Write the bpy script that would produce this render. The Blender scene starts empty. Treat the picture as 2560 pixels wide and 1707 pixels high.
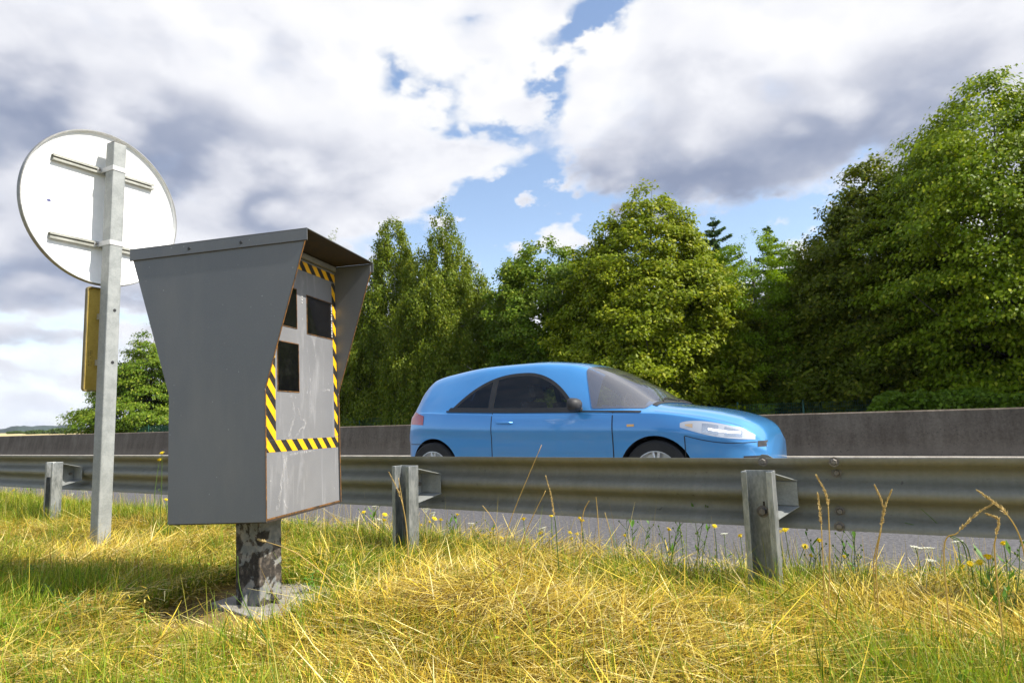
import bpy, bmesh, math, random
import numpy as np
from mathutils import Vector, Matrix

S = bpy.context.scene
C = S.collection
rad = math.radians
random.seed(7)
RNG = np.random.default_rng(11)

# ------------------------------------------------------------------ camera
# World: X runs along the road (to the right), Y away from the camera across the road, Z up, metres.
RIGHT = Vector((0.8560, 0.5162, -0.0290))
UPV = Vector((0.0852, -0.0853, 0.9927))
BACK = RIGHT.cross(UPV).normalized()
RIGHT.normalize()
UPV = BACK.cross(RIGHT).normalized()
EYE = Vector((0, 0, 0.82))
cam_d = bpy.data.cameras.new("camera")
cam = bpy.data.objects.new("camera", cam_d)
C.objects.link(cam)
cam.matrix_world = Matrix(((RIGHT.x, UPV.x, BACK.x, EYE.x), (RIGHT.y, UPV.y, BACK.y, EYE.y),
                           (RIGHT.z, UPV.z, BACK.z, EYE.z), (0, 0, 0, 1)))
cam_d.sensor_width = 36.0
cam_d.lens = 36.0 * 1680.0 / 2560.0
cam_d.clip_start = 0.05
cam_d.clip_end = 20000
S.camera = cam

def ray(px, py):
    return RIGHT * (px - 1280.0) + UPV * (853.5 - py) - BACK * 1680.0
def at(px, py, y):
    """surveyed point: where the sight line through a photo pixel meets the upright plane Y = y"""
    r = ray(px, py)
    return r * (y / r.y) + EYE
def azel(px, py):
    r = ray(px, py).normalized()
    return math.degrees(math.atan2(r.y, r.x)), math.degrees(math.asin(r.z))

# ------------------------------------------------------------------ light and sky
SUN_AZ, SUN_EL = 15.0, 47.0            # degrees, azimuth counted from +X towards +Y
SUN_STRENGTH, SKY_STRENGTH = 5.0, 0.1
EXPOSURE = 0.7
S.view_settings.view_transform = 'Standard'
S.view_settings.look = 'None'
S.view_settings.exposure = EXPOSURE
S.view_settings.gamma = 1.0

sun_d = bpy.data.lights.new("sun", 'SUN')
sun_d.energy = SUN_STRENGTH
sun_d.angle = rad(0.53)
sun_d.color = (1.0, 0.94, 0.83)
sun = bpy.data.objects.new("sun", sun_d)
C.objects.link(sun)
sdir = Vector((math.cos(rad(SUN_EL)) * math.cos(rad(SUN_AZ)), math.cos(rad(SUN_EL)) * math.sin(rad(SUN_AZ)), math.sin(rad(SUN_EL))))
sun.rotation_euler = sdir.to_track_quat('Z', 'Y').to_euler()
sun.location = (30, 10, 40)

class NT:
    """small helper for node trees"""
    def __init__(s, tree):
        s.t = tree; s.n = tree.nodes; s.l = tree.links
        s.n.clear()
    def node(s, typ, **kw):
        n = s.n.new(typ)
        for k, v in kw.items(): setattr(n, k, v)
        return n
    def put(s, sock, v):
        if v is None: return
        if isinstance(v, bpy.types.NodeSocket): s.l.new(v, sock)
        else:
            if hasattr(sock.default_value, '__len__') and not hasattr(v, '__len__'): v = (v,) * len(sock.default_value)
            if hasattr(sock.default_value, '__len__') and len(sock.default_value) == 4 and len(v) == 3: v = (*v, 1)
            sock.default_value = v
    def math(s, op, a, b=None, c=None, clamp=False):
        n = s.node('ShaderNodeMath', operation=op, use_clamp=clamp)
        s.put(n.inputs[0], a); s.put(n.inputs[1], b); s.put(n.inputs[2], c)
        return n.outputs[0]
    def vmath(s, op, a, b=None, scale=None):
        n = s.node('ShaderNodeVectorMath', operation=op)
        s.put(n.inputs[0], a); s.put(n.inputs[1], b)
        if scale is not None: s.put(n.inputs['Scale'], scale)
        return n.outputs[0]
    def noise(s, vec, scale, detail=5, rough=.55, dist=0.0, col=False, dim='3D'):
        n = s.node('ShaderNodeTexNoise', noise_dimensions=dim)
        s.put(n.inputs['Vector'], vec)
        n.inputs['Scale'].default_value = scale; n.inputs['Detail'].default_value = detail
        n.inputs['Roughness'].default_value = rough; n.inputs['Distortion'].default_value = dist
        return n.outputs['Color' if col else 'Fac']
    def ramp(s, fac, stops, interp='LINEAR'):
        n = s.node('ShaderNodeValToRGB')
        cr = n.color_ramp; cr.interpolation = interp
        while len(cr.elements) < len(stops): cr.elements.new(0.5)
        for e, (p, c) in zip(cr.elements, stops):
            e.position = p; e.color = (*c, 1) if len(c) == 3 else c
        s.put(n.inputs[0], fac)
        return n.outputs[0]
    def mix(s, fac, a, b, mode='MIX'):
        n = s.node('ShaderNodeMix', data_type='RGBA', blend_type=mode)
        s.put(n.inputs[0], fac); s.put(n.inputs[6], a); s.put(n.inputs[7], b)
        return n.outputs[2]
    def maprange(s, v, a, b, c=0, d=1, smooth=False):
        n = s.node('ShaderNodeMapRange', interpolation_type='SMOOTHSTEP' if smooth else 'LINEAR')
        s.put(n.inputs[0], v)
        for i, x in enumerate((a, b, c, d)): n.inputs[1 + i].default_value = x
        return n.outputs[0]

world = bpy.data.worlds.new("World")
S.world = world
world.use_nodes = True
world.cycles.sampling_method = 'MANUAL'
world.cycles.sample_map_resolution = 512
def build_sky():
    w = NT(world.node_tree)
    out = w.node('ShaderNodeOutputWorld'); bg = w.node('ShaderNodeBackground')
    w.l.new(bg.outputs[0], out.inputs[0])
    bg.inputs[1].default_value = SKY_STRENGTH
    sky = w.node('ShaderNodeTexSky', sky_type='NISHITA')
    sky.sun_disc = False
    sky.sun_elevation = rad(SUN_EL)
    sky.sun_rotation = rad(90 - SUN_AZ)      # Nishita counts clockwise from +Y
    sky.air_density = 1.0; sky.dust_density = 0.6; sky.ozone_density = 1.2
    d = w.node('ShaderNodeTexCoord').outputs['Generated']
    sp = w.node('ShaderNodeSeparateXYZ'); w.l.new(d, sp.inputs[0])
    U = w.math('MULTIPLY', w.math('ARCTAN2', sp.outputs[1], sp.outputs[0]), -57.2958)
    V = w.math('MULTIPLY', w.math('ARCSINE', sp.outputs[2]), 57.2958)
    cb = w.node('ShaderNodeCombineXYZ'); w.l.new(U, cb.inputs[0]); w.l.new(V, cb.inputs[1])
    flat = w.vmath('MULTIPLY', d, (1.0, 1.0, 1.7))
    def warp(vec, scale, amp, detail):
        n = w.noise(flat, scale, detail, .55, 0, True)
        return w.vmath('ADD', vec, w.vmath('SCALE', w.vmath('SUBTRACT', n, (.5, .5, .5)), None, amp))
    soft = warp(warp(cb.outputs[0], 4.0, 5.0, 2), 11.0, 1.3, 3)
    crisp = warp(warp(cb.outputs[0], 5.0, 4.0, 3), 17.0, 2.8, 7)
    def blobs(vec, items, start):
        """soft elliptical cloud masses: (photo x, y, half width, half height, tilt deg, weight)"""
        acc = start
        for (px, py, a, b, rot, wt) in items:
            az, el = azel(px, py)
            az2, el2 = azel(px + 40, py); az3, el3 = azel(px, py - 40)
            ka = max(0.004, abs(az - az2) / 40.0); kb = abs(el3 - el) / 40.0
            m = w.node('ShaderNodeMapping', vector_type='TEXTURE')
            w.l.new(vec, m.inputs[0])
            m.inputs['Location'].default_value = (-az, el, 0)
            m.inputs['Rotation'].default_value = (0, 0, rad(rot))
            # QUADRATIC_SPHERE falls to zero at radius 1: stretch so the half height lies near the given size
            m.inputs['Scale'].default_value = (a * ka * 2.9, b * kb * 2.9, 1)
            g = w.node('ShaderNodeTexGradient', gradient_type='QUADRATIC_SPHERE')
            w.l.new(m.outputs[0], g.inputs[0])
            acc = w.math('MULTIPLY_ADD', g.outputs['Fac'], wt, acc)
        return acc
    N = w.noise(flat, 5.5, 9, .56, 0.25)
    Nf = w.noise(flat, 16.0, 7, .6, 0.2)
    sh = w.vmath('ADD', flat, tuple(Vector((sdir.x, sdir.y, sdir.z * 1.7)) * 0.045))
    N2 = w.noise(sh, 5.5, 6, .56, 0.25)
    holes = [(1545, 0, 62, 40, 35, -3.2), (1460, 75, 34, 46, -35, -2.8), (1375, 190, 30, 60, -20, -2.6), (1345, 280, 34, 50, 0, -2.4),
             (1000, 165, 34, 40, 30, -1.5), (1085, 235, 50, 24, -20, -1.4), (1180, 330, 90, 26, -15, -1.7), (1275, 335, 45, 30, 20, -1.5),
             (1160, 65, 40, 20, 20, -.7), (1180, 185, 60, 26, 15, -.9),
             (1205, 560, 160, 95, 0, -3.2), (1330, 500, 110, 60, 20, -2.2), (1470, 570, 150, 80, 0, -2.4), (1240, 690, 260, 70, 0, -2.0),
             (1720, 660, 260, 70, 0, -1.8), (1880, 590, 190, 55, 0, -2.8), (2060, 590, 120, 45, 10, -2.0), (2120, 420, 60, 18, 20, -1.5),
             (330, 800, 95, 30, 0, -2.0), (90, 812, 130, 14, -5, -1.2), (330, 700, 50, 20, 0, -.7), (60, 900, 160, 16, 3, -1.3), (120, 985, 200, 16, 0, -1.4), (170, 1050, 260, 14, 0, -1.3)]
    puffs = [(1410, 575, 52, 34, 0, 3.4), (1290, 625, 50, 26, 15, 3.0), (2010, 640, 60, 50, 0, 3.4), (1320, 300, 40, 28, 0, 1.4), (300, 840, 60, 26, 0, 1.6),
             (1080, 420, 110, 50, 20, 1.5), (1500, 465, 80, 36, 20, 1.2), (1120, 455, 150, 40, 20, 1.6), (1000, 520, 110, 50, 0, 1.5), (1440, 450, 130, 40, 10, 1.2)]
    dens = blobs(crisp, holes + puffs, 1.0)
    dens = w.math('MULTIPLY_ADD', w.math('SUBTRACT', N, .5), 1.5, dens)
    dens = w.math('MULTIPLY_ADD', w.math('SUBTRACT', Nf, .5), .9, dens)
    # the bank of cloud stands over the road; the rest of the sky is mostly blue
    away = w.maprange(w.math('ABSOLUTE', w.math('ADD', U, 120.0)), 52.0, 85.0, 0, .85, True)
    dens = w.math('SUBTRACT', dens, away)
    cover = w.maprange(dens, -0.25, 0.95, 0, 1, True)
    shades = [(60, 290, 300, 110, -12, -.36), (420, 470, 400, 150, -22, -.42), (60, 600, 260, 150, 0, -.42), (660, 550, 300, 100, -15, -.34), (180, 740, 300, 70, 0, -.42),
              (800, 430, 190, 60, -10, -.30), (330, 260, 250, 40, -10, -.18), (0, 170, 130, 60, 0, -.25),
              (1880, 370, 420, 150, 8, -.42), (2280, 300, 380, 130, 5, -.38), (1640, 470, 190, 60, 10, -.42), (1560, 300, 220, 80, 20, -.2), (2200, 490, 160, 40, 0, -.25),
              (1850, 480, 220, 60, 0, -.28), (2540, 200, 120, 50, 10, -.25),
              (520, 60, 520, 120, -5, .36), (1100, 130, 260, 150, 0, .42), (2000, 80, 620, 130, 0, .5), (1120, 440, 170, 60, 15, .42), (820, 560, 160, 60, 0, .28),
              (2060, 470, 130, 50, 0, .45), (1460, 140, 130, 70, 35, .4), (1410, 570, 70, 50, 0, .5), (1300, 620, 60, 30, 0, .5), (2010, 640, 60, 50, 0, .5),
              (1480, 300, 50, 20, 40, .35), (120, 890, 200, 26, 0, -.2), (130, 850, 120, 22, 0, .25), (60, 945, 160, 22, 0, .25), (150, 1010, 200, 14, 0, .15), (300, 850, 90, 40, 0, .4), (700, 220, 260, 70, -15, .18)]
    b = blobs(soft, shades, 0.67)
    b = w.math('MULTIPLY_ADD', w.math('SUBTRACT', N, .5), .19, b)
    b = w.math('MULTIPLY_ADD', w.math('SUBTRACT', N2, N), -.6, b)
    b = w.math('MULTIPLY_ADD', w.math('SUBTRACT', Nf, .5), .14, b)
    thin = w.maprange(dens, 0.2, 1.1, .22, 0, True)
    b = w.math('ADD', b, thin)
    k = 1.0 / SKY_STRENGTH / 2 ** EXPOSURE
    col = w.ramp(b, [(0.0, (.285, .335, .47)), (0.27, (.40, .445, .57)), (0.5, (.60, .625, .72)), (0.76, (.90, .91, .96)), (1.0, (1, 1, 1))])
    col = w.vmath('SCALE', col, None, k * 1.03)
    skyc = w.vmath('MULTIPLY', sky.outputs[0], SKY_TINT)
    hz = w.maprange(V, -1.0, 9.0, 0.45, 0.0, True)      # pale air low over the horizon
    skyc = w.mix(hz, skyc, tuple(k * x for x in (.60, .74, .95)))
    fin = w.mix(cover, skyc, col)
    low = w.maprange(V, -0.5, 6.0, 0.25, 0.0, True)
    fin = w.mix(low, fin, tuple(k * x for x in (.64, .72, .88)))
    w.l.new(fin, bg.inputs[0])
SKY_TINT = (1.5, 1.42, 1.38)
build_sky()
# ------------------------------------------------------------------ helpers
def tag(o, label=None, cat=None, group=None, kind=None):
    if label: o['label'] = label
    if cat: o['category'] = cat
    if group: o['group'] = group
    if kind: o['kind'] = kind
    return o
def empty(name, loc=(0, 0, 0), rot=(0, 0, 0), **kw):
    o = bpy.data.objects.new(name, None); C.objects.link(o)
    o.location = loc; o.rotation_euler = rot
    o.empty_display_size = 0.1
    return tag(o, **kw)
def link(name, me, mat=None, parent=None, smooth=False, bevel=0, angle=40):
    o = bpy.data.objects.new(name, me); C.objects.link(o)
    if mat:
        for m in (mat if isinstance(mat, (list, tuple)) else [mat]): me.materials.append(m)
    if parent: o.parent = parent
    if smooth:
        me.polygons.foreach_set('use_smooth', [True] * len(me.polygons))
        if smooth == 'auto': me.set_sharp_from_angle(angle=rad(angle))
    if bevel:
        b = o.modifiers.new('bevel', 'BEVEL'); b.width = bevel; b.segments = 2
        b.limit_method = 'ANGLE'; b.angle_limit = rad(35); b.harden_normals = False
    return o
class MB:
    """collects shapes and links them as one mesh object"""
    def __init__(s): s.v = []; s.f = []
    def add(s, vs, fs):
        o = len(s.v); s.v += [tuple(v) for v in vs]; s.f += [tuple(i + o for i in f) for f in fs]; return s
    def box(s, x0, x1, y0, y1, z0, z1):
        v = [(x, y, z) for x in (x0, x1) for y in (y0, y1) for z in (z0, z1)]
        return s.add(v, [(0, 1, 3, 2), (4, 6, 7, 5), (0, 4, 5, 1), (2, 3, 7, 6), (0, 2, 6, 4), (1, 5, 7, 3)])
    def prism(s, pts, axis, a, b):
        """outline pts (counter-clockwise in the two other axes) pushed along axis from a to b"""
        def P(p, t):
            return {0: (t, p[0], p[1]), 1: (p[0], t, p[1]), 2: (p[0], p[1], t)}[axis]
        n = len(pts)
        v = [P(p, a) for p in pts] + [P(p, b) for p in pts]
        f = [tuple(range(n)), tuple(range(2 * n - 1, n - 1, -1))] + [(i, i + n, (i + 1) % n + n, (i + 1) % n) for i in range(n)]
        return s.add(v, f)
    def tube(s, path, r, n=8, cap=True):
        path = [Vector(p) for p in path]; rs = r if hasattr(r, '__len__') else [r] * len(path)
        vs = []; prev = None
        for i, p in enumerate(path):
            t = (path[min(i + 1, len(path) - 1)] - path[max(i - 1, 0)]).normalized()
            if prev is None: u = t.orthogonal().normalized()
            else:
                u = prev - t * prev.dot(t)
                u = u.normalized() if u.length > 1e-6 else t.orthogonal().normalized()
            prev = u; w = t.cross(u)
            vs += [p + (u * math.cos(2 * math.pi * k / n) + w * math.sin(2 * math.pi * k / n)) * rs[i] for k in range(n)]
        fs = [(i * n + k, i * n + (k + 1) % n, (i + 1) * n + (k + 1) % n, (i + 1) * n + k) for i in range(len(path) - 1) for k in range(n)]
        if cap: fs += [tuple(range(n - 1, -1, -1)), tuple(range(len(vs) - n, len(vs)))]
        return s.add(vs, fs)
    def lathe(s, prof, axis=2, c=(0, 0, 0), n=32):
        """prof: (radius, height) pairs turned about axis through c"""
        vs = []
        for (r, h) in prof:
            for k in range(n):
                a = 2 * math.pi * k / n; p, q = r * math.cos(a), r * math.sin(a)
                v = {0: (h, p, q), 1: (q, h, p), 2: (p, q, h)}[axis]
                vs.append((v[0] + c[0], v[1] + c[1], v[2] + c[2]))
        fs = [(i * n + k, i * n + (k + 1) % n, (i + 1) * n + (k + 1) % n, (i + 1) * n + k) for i in range(len(prof) - 1) for k in range(n)]
        return s.add(vs, fs)
    def build(s, name, mat, parent=None, fix=True, **kw):
        me = bpy.data.meshes.new(name); me.from_pydata(s.v, [], s.f); me.update()
        if fix:
            bm = bmesh.new(); bm.from_mesh(me); bmesh.ops.recalc_face_normals(bm, faces=bm.faces); bm.to_mesh(me); bm.free()
        return link(name, me, mat, parent, **kw)
def big_mesh(name, verts, quads, cols=None):
    """large quad mesh from numpy arrays, with a point colour layer 'tint'"""
    me = bpy.data.meshes.new(name)
    nv, nq = len(verts), len(quads)
    me.vertices.add(nv); me.vertices.foreach_set('co', np.ascontiguousarray(verts, np.float32).ravel())
    me.loops.add(nq * 4); me.loops.foreach_set('vertex_index', np.ascontiguousarray(quads, np.int32).ravel())
    me.polygons.add(nq); me.polygons.foreach_set('loop_start', np.arange(0, nq * 4, 4, dtype=np.int32))
    me.update(calc_edges=True)
    if cols is not None:
        a = me.attributes.new('tint', 'FLOAT_COLOR', 'POINT')
        a.data.foreach_set('color', np.ascontiguousarray(np.c_[cols, np.ones(nv)], np.float32).ravel())
    return me
def vnoise(x, y, seed=0):
    """smooth 2-D value noise in 0..1"""
    g = np.random.default_rng(seed).random((256, 256))
    xi, yi = np.floor(x).astype(int), np.floor(y).astype(int)
    fx, fy = x - xi, y - yi
    fx = fx * fx * (3 - 2 * fx); fy = fy * fy * (3 - 2 * fy)
    a = g[xi % 256, yi % 256]; b = g[(xi + 1) % 256, yi % 256]; c = g[xi % 256, (yi + 1) % 256]; d = g[(xi + 1) % 256, (yi + 1) % 256]
    return a + (b - a) * fx + (c - a) * fy + (a - b - c + d) * fx * fy

# ------------------------------------------------------------------ materials
def mat(name):
    m = bpy.data.materials.new(name); m.use_nodes = True
    t = NT(m.node_tree)
    o = t.node('ShaderNodeOutputMaterial'); p = t.node('ShaderNodeBsdfPrincipled')
    t.l.new(p.outputs[0], o.inputs[0])
    m['x'] = 1
    return m, t, p, o
def setp(t, p, col=None, rough=None, metal=None, spec=None, coat=None, bump=None, bump_d=0.002, bump_s=.4):
    t.put(p.inputs['Base Color'], col); t.put(p.inputs['Roughness'], rough); t.put(p.inputs['Metallic'], metal)
    t.put(p.inputs['Specular IOR Level'], spec); t.put(p.inputs['Coat Weight'], coat)
    if bump is not None:
        b = t.node('ShaderNodeBump'); b.inputs['Strength'].default_value = bump_s; b.inputs['Distance'].default_value = bump_d
        t.put(b.inputs['Height'], bump); t.l.new(b.outputs[0], p.inputs['Normal'])
def objco(t): return t.node('ShaderNodeTexCoord').outputs['Object']
def speckle(name, a, b, scale, rough=.6, metal=0, spec=.5, fine=None, bump=0, stretch=None, lo=.35, hi=.65, coat=None, bump_s=.4):
    """two-tone surface with broad and fine mottling"""
    m, t, p, o = mat(name)
    co = objco(t)
    if stretch: co = t.vmath('MULTIPLY', co, stretch)
    n1 = t.noise(co, scale, 6, .6); n2 = t.noise(co, fine or scale * 9, 4, .6)
    f = t.math('MULTIPLY_ADD', t.math('SUBTRACT', n2, .5), .6, n1)
    c = t.mix(t.maprange(f, lo, hi), a, b)
    r = t.math('MULTIPLY_ADD', t.math('SUBTRACT', n1, .5), .3, rough)
    setp(t, p, c, r, metal, spec, coat, n2 if bump else None, bump, bump_s)
    return m
M = {}
M['asphalt'] = speckle('asphalt', (.030, .030, .033), (.165, .161, .17), 38, .85, fine=110, bump=.006, spec=.3, lo=.25, hi=.75, bump_s=.8)
M['gravel_edge'] = speckle('gravel_edge', (.07, .067, .06), (.24, .228, .205), 34, .9, fine=150, bump=.006, bump_s=.9)
M['soil'] = speckle('soil', (.11, .075, .025), (.26, .18, .06), 9, .95, fine=70, bump=.02, bump_s=.8)
M['field'] = speckle('field', (.42, .33, .15), (.52, .42, .20), .02, .95, fine=.3)
M['dry_grass_ground'] = speckle('dry_grass_ground', (.10, .12, .03), (.24, .20, .06), .4, .95, fine=6)
M['hill'] = speckle('hill', (.009, .022, .016), (.022, .042, .030), .03, .95, fine=.15)
M['slab'] = speckle('slab', (.19, .178, .158), (.31, .292, .262), 9, .9, fine=90, bump=.004, bump_s=.7)
M['galv'] = speckle('galv', (.23, .245, .24), (.315, .33, .325), 14, .55, metal=.1, fine=120)
M['galv_old'] = speckle('galv_old', (.19, .205, .205), (.36, .375, .37), 20, .42, metal=.5, fine=90, stretch=(1, 1, .35))
M['bolt'] = speckle('bolt', (.12, .11, .10), (.22, .2, .18), 60, .5, metal=.6)
M['rail_edge'] = speckle('rail_edge', (.34, .34, .32), (.5, .5, .48), 30, .5, metal=.4)
M['black'] = speckle('black', (.012, .012, .013), (.02, .02, .02), 20, .5)
M['rubber'] = speckle('rubber', (.012, .012, .012), (.022, .022, .022), 20, .8)
M['rust_brown'] = speckle('rust_brown', (.018, .014, .011), (.05, .034, .022), 22, .75, fine=110)
M['sign_white'] = speckle('sign_white', (.80, .81, .81), (.87, .87, .87), 5, .45, fine=30)
M['sign_rim'] = speckle('sign_rim', (.20, .20, .19), (.32, .32, .31), 8, .5, metal=.3)
M['sign_bar'] = speckle('sign_bar', (.30, .30, .26), (.42, .42, .38), 8, .5, metal=.3)
M['band'] = speckle('band', (.45, .46, .46), (.58, .58, .58), 8, .45)
M['yellow_plate'] = speckle('yellow_plate', (.38, .27, .04), (.47, .34, .06), 6, .55, fine=50)
M['plate_edge'] = speckle('plate_edge', (.10, .08, .03), (.2, .15, .05), 12, .6)
M['mark'] = speckle('mark', (.05, .06, .16), (.09, .10, .24), 30, .6)
M['stamp'] = speckle('stamp', (.06, .045, .01), (.12, .09, .02), 60, .7)
M['fence_green'] = speckle('fence_green', (.012, .075, .05), (.02, .11, .075), 5, .5)
M['bark'] = speckle('bark', (.05, .04, .03), (.12, .10, .08), 3, .9, fine=20, stretch=(1, 1, .2), bump=.02)
M['birch_bark'] = speckle('birch_bark', (.05, .045, .04), (.60, .58, .53), 2.2, .8, fine=9, stretch=(1, 1, 2.5), lo=.30, hi=.45)
M['steel_lip'] = speckle('steel_lip', (.16, .165, .17), (.24, .245, .25), 15, .45)

def concrete_wall():
    m, t, p, o = mat('barrier_concrete')
    co = objco(t); g = t.node('ShaderNodeSeparateXYZ'); t.l.new(co, g.inputs[0])
    n1 = t.noise(co, 1.6, 6, .65); n2 = t.noise(co, 26, 6, .7)
    st = t.noise(t.vmath('MULTIPLY', co, (5.5, 5.5, .5)), 1.0, 6, .65)      # run-down streaks
    pit = t.maprange(t.noise(co, 42, 3, .6), .62, .70)
    f = t.math('ADD', t.math('MULTIPLY', n1, .42), t.math('MULTIPLY', st, .58))
    c = t.ramp(t.math('MULTIPLY_ADD', t.math('SUBTRACT', n2, .5), .5, f), [(.28, (.075, .058, .042)), (.5, (.14, .113, .084)), (.72, (.22, .182, .138))])
    # a paler brown blended in towards the foot
    low = t.maprange(t.math('MULTIPLY_ADD', t.math('SUBTRACT', n2, .5), .10, g.outputs[2]), .16, .34)
    c = t.mix(t.math('MULTIPLY', t.math('SUBTRACT', 1.0, low), .5), c, (.175, .15, .12))
    c = t.mix(t.math('MULTIPLY', pit, .7), c, (.035, .03, .025))
    setp(t, p, c, .9, 0, .25, bump=n2, bump_d=.01, bump_s=.6)
    return m
M['barrier'] = concrete_wall()
M['barrier_foot'] = speckle('barrier_foot', (.30, .265, .22), (.46, .42, .36), 5, .9, fine=40, bump=.006)

def rail_steel():
    m, t, p, o = mat('rail_steel')
    co = objco(t)
    n1 = t.noise(t.vmath('MULTIPLY', co, (.5, 6, 6)), 1.4, 6, .6); n2 = t.noise(co, 60, 5, .65)
    st = t.noise(t.vmath('MULTIPLY', co, (14, 1, 1)), 1, 5, .7)
    f = t.math('MULTIPLY_ADD', t.math('SUBTRACT', n2, .5), .5, t.math('ADD', t.math('MULTIPLY', n1, .55), t.math('MULTIPLY', st, .45)))
    c = t.ramp(f, [(.25, (.155, .151, .115)), (.5, (.21, .206, .168)), (.75, (.265, .261, .225))])
    spots = t.maprange(t.noise(co, 23, 4, .6), .66, .74)
    c = t.mix(t.math('MULTIPLY', spots, .6), c, (.05, .045, .035))
    setp(t, p, c, t.maprange(n2, .3, .7, .55, .7), .15, .4)
    return m
M['rail'] = rail_steel()

def grey_paint(name, a, b, scratch=0.0, rust=0.0):
    m, t, p, o = mat(name)
    co = objco(t)
    n1 = t.noise(co, 2.2, 5, .55); n2 = t.noise(co, 160, 3, .6)
    c = t.mix(t.maprange(n1, .3, .7), a, b)
    c = t.mix(t.math('MULTIPLY', t.maprange(n2, .45, .75), .25), c, tuple(x * 1.35 for x in b))
    dust = t.maprange(t.noise(t.vmath('MULTIPLY', co, (1, 1, .35)), 5, 6, .65), .48, .75)
    c = t.mix(t.math('MULTIPLY', dust, .18), c, (.26, .25, .23))
    fl = t.maprange(t.noise(co, 55, 2, .5), .735, .76)
    c = t.mix(t.math('MULTIPLY', fl, .4), c, (.45, .46, .46))
    if scratch:
        s1 = t.noise(t.vmath('MULTIPLY', co, (7, 7, 1.6)), 1.6, 7, .68, .5)
        s2 = t.noise(t.vmath('MULTIPLY', co, (26, 26, 2.2)), 1.5, 5, .6, .2)
        sm = t.math('MAXIMUM', t.maprange(s1, .55, .78), t.math('MULTIPLY', t.maprange(s2, .62, .72), .55))
        c = t.mix(t.math('MULTIPLY', sm, scratch), c, (.56, .56, .58))
        dk = t.maprange(t.noise(t.vmath('MULTIPLY', co, (5, 5, 2)), 1.7, 5, .6), .56, .72)
        c = t.mix(t.math('MULTIPLY', dk, .35), c, (.17, .17, .18))
    if rust:
        r = t.maprange(t.noise(co, 38, 6, .7), .70, .76)
        c = t.mix(t.math('MULTIPLY', r, rust), c, (.24, .11, .02))
    setp(t, p, c, t.maprange(n1, .3, .7, .42, .58), 0, .45, bump=n2, bump_d=.0006, bump_s=.25)
    return m
M['box_grey'] = grey_paint('box_grey', (.112, .122, .136), (.136, .145, .158), rust=.1)
M['box_front'] = grey_paint('box_front', (.15, .153, .165), (.195, .198, .21), scratch=.34, rust=.25)
M['scratch'] = speckle('scratch', (.50, .50, .51), (.66, .66, .66), 30, .6, fine=90)
M['rust_edge'] = speckle('rust_edge', (.035, .022, .010), (.21, .09, .015), 25, .75, fine=90)

def tape():
    m, t, p, o = mat('hazard_tape')
    co = objco(t); g = t.node('ShaderNodeSeparateXYZ'); t.l.new(co, g.inputs[0])
    k = t.math('FRACT', t.math('DIVIDE', t.math('ADD', g.outputs[0], g.outputs[2]), .0885))
    st = t.math('GREATER_THAN', k, .5)
    n = t.noise(co, 40, 5, .7)
    ye = t.mix(t.maprange(n, .35, .7), (.86, .47, .008), (.80, .40, .006))
    bk = t.mix(t.maprange(n, .35, .75), (.014, .013, .012), (.04, .036, .03))
    c = t.mix(st, bk, ye)
    wear = t.maprange(t.noise(co, 90, 4, .7), .69, .75)
    c = t.mix(t.math('MULTIPLY', wear, .5), c, (.3, .27, .2))
    setp(t, p, c, .42, 0, .5)
    return m
M['tape'] = tape()

def dark_glass(name, tint=(.006, .007, .008), rough=.08, dirt=.12):
    m, t, p, o = mat(name)
    co = objco(t)
    n = t.maprange(t.noise(co, 14, 6, .7), .5, .8)
    setp(t, p, t.mix(t.math('MULTIPLY', n, dirt), tint, (.10, .10, .09)), t.math('MULTIPLY_ADD', n, .2, rough), 0, .6)
    return m
M['window_glass'] = dark_glass('window_glass', (.004, .004, .005), .10, .12)
M['car_glass'] = dark_glass('car_glass', (.008, .011, .016), .03, .04)
M['screen_glass'] = dark_glass('screen_glass', (.27, .285, .33), .05, .06)  # light tint stands for sky mirrored in the windscreen

def see_glass(name, tint, body_col, k):
    m = bpy.data.materials.new(name); m.use_nodes = True
    t = NT(m.node_tree); o = t.node('ShaderNodeOutputMaterial')
    p = t.node('ShaderNodeBsdfPrincipled'); setp(t, p, body_col, .03, 0, .5)
    tr = t.node('ShaderNodeBsdfTransparent'); t.put(tr.inputs[0], tint)
    gl = t.node('ShaderNodeBsdfGlossy'); gl.inputs['Roughness'].default_value = .02
    fr = t.node('ShaderNodeFresnel'); fr.inputs[0].default_value = 1.5
    m1 = t.node('ShaderNodeMixShader'); m1.inputs[0].default_value = k
    t.l.new(tr.outputs[0], m1.inputs[1]); t.l.new(p.outputs[0], m1.inputs[2])
    m2 = t.node('ShaderNodeMixShader'); t.l.new(fr.outputs[0], m2.inputs[0]); t.l.new(m1.outputs[0], m2.inputs[1]); t.l.new(gl.outputs[0], m2.inputs[2])
    t.l.new(m2.outputs[0], o.inputs[0])
    return m
M['car_glass'] = see_glass('car_glass', (.66, .71, .72), (.01, .012, .016), .10)
M['screen_glass'] = see_glass('screen_glass', (.62, .66, .67), (.26, .27, .31), .38)  # pale grey base puts the reflected sky into the windscreen's colour
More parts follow.
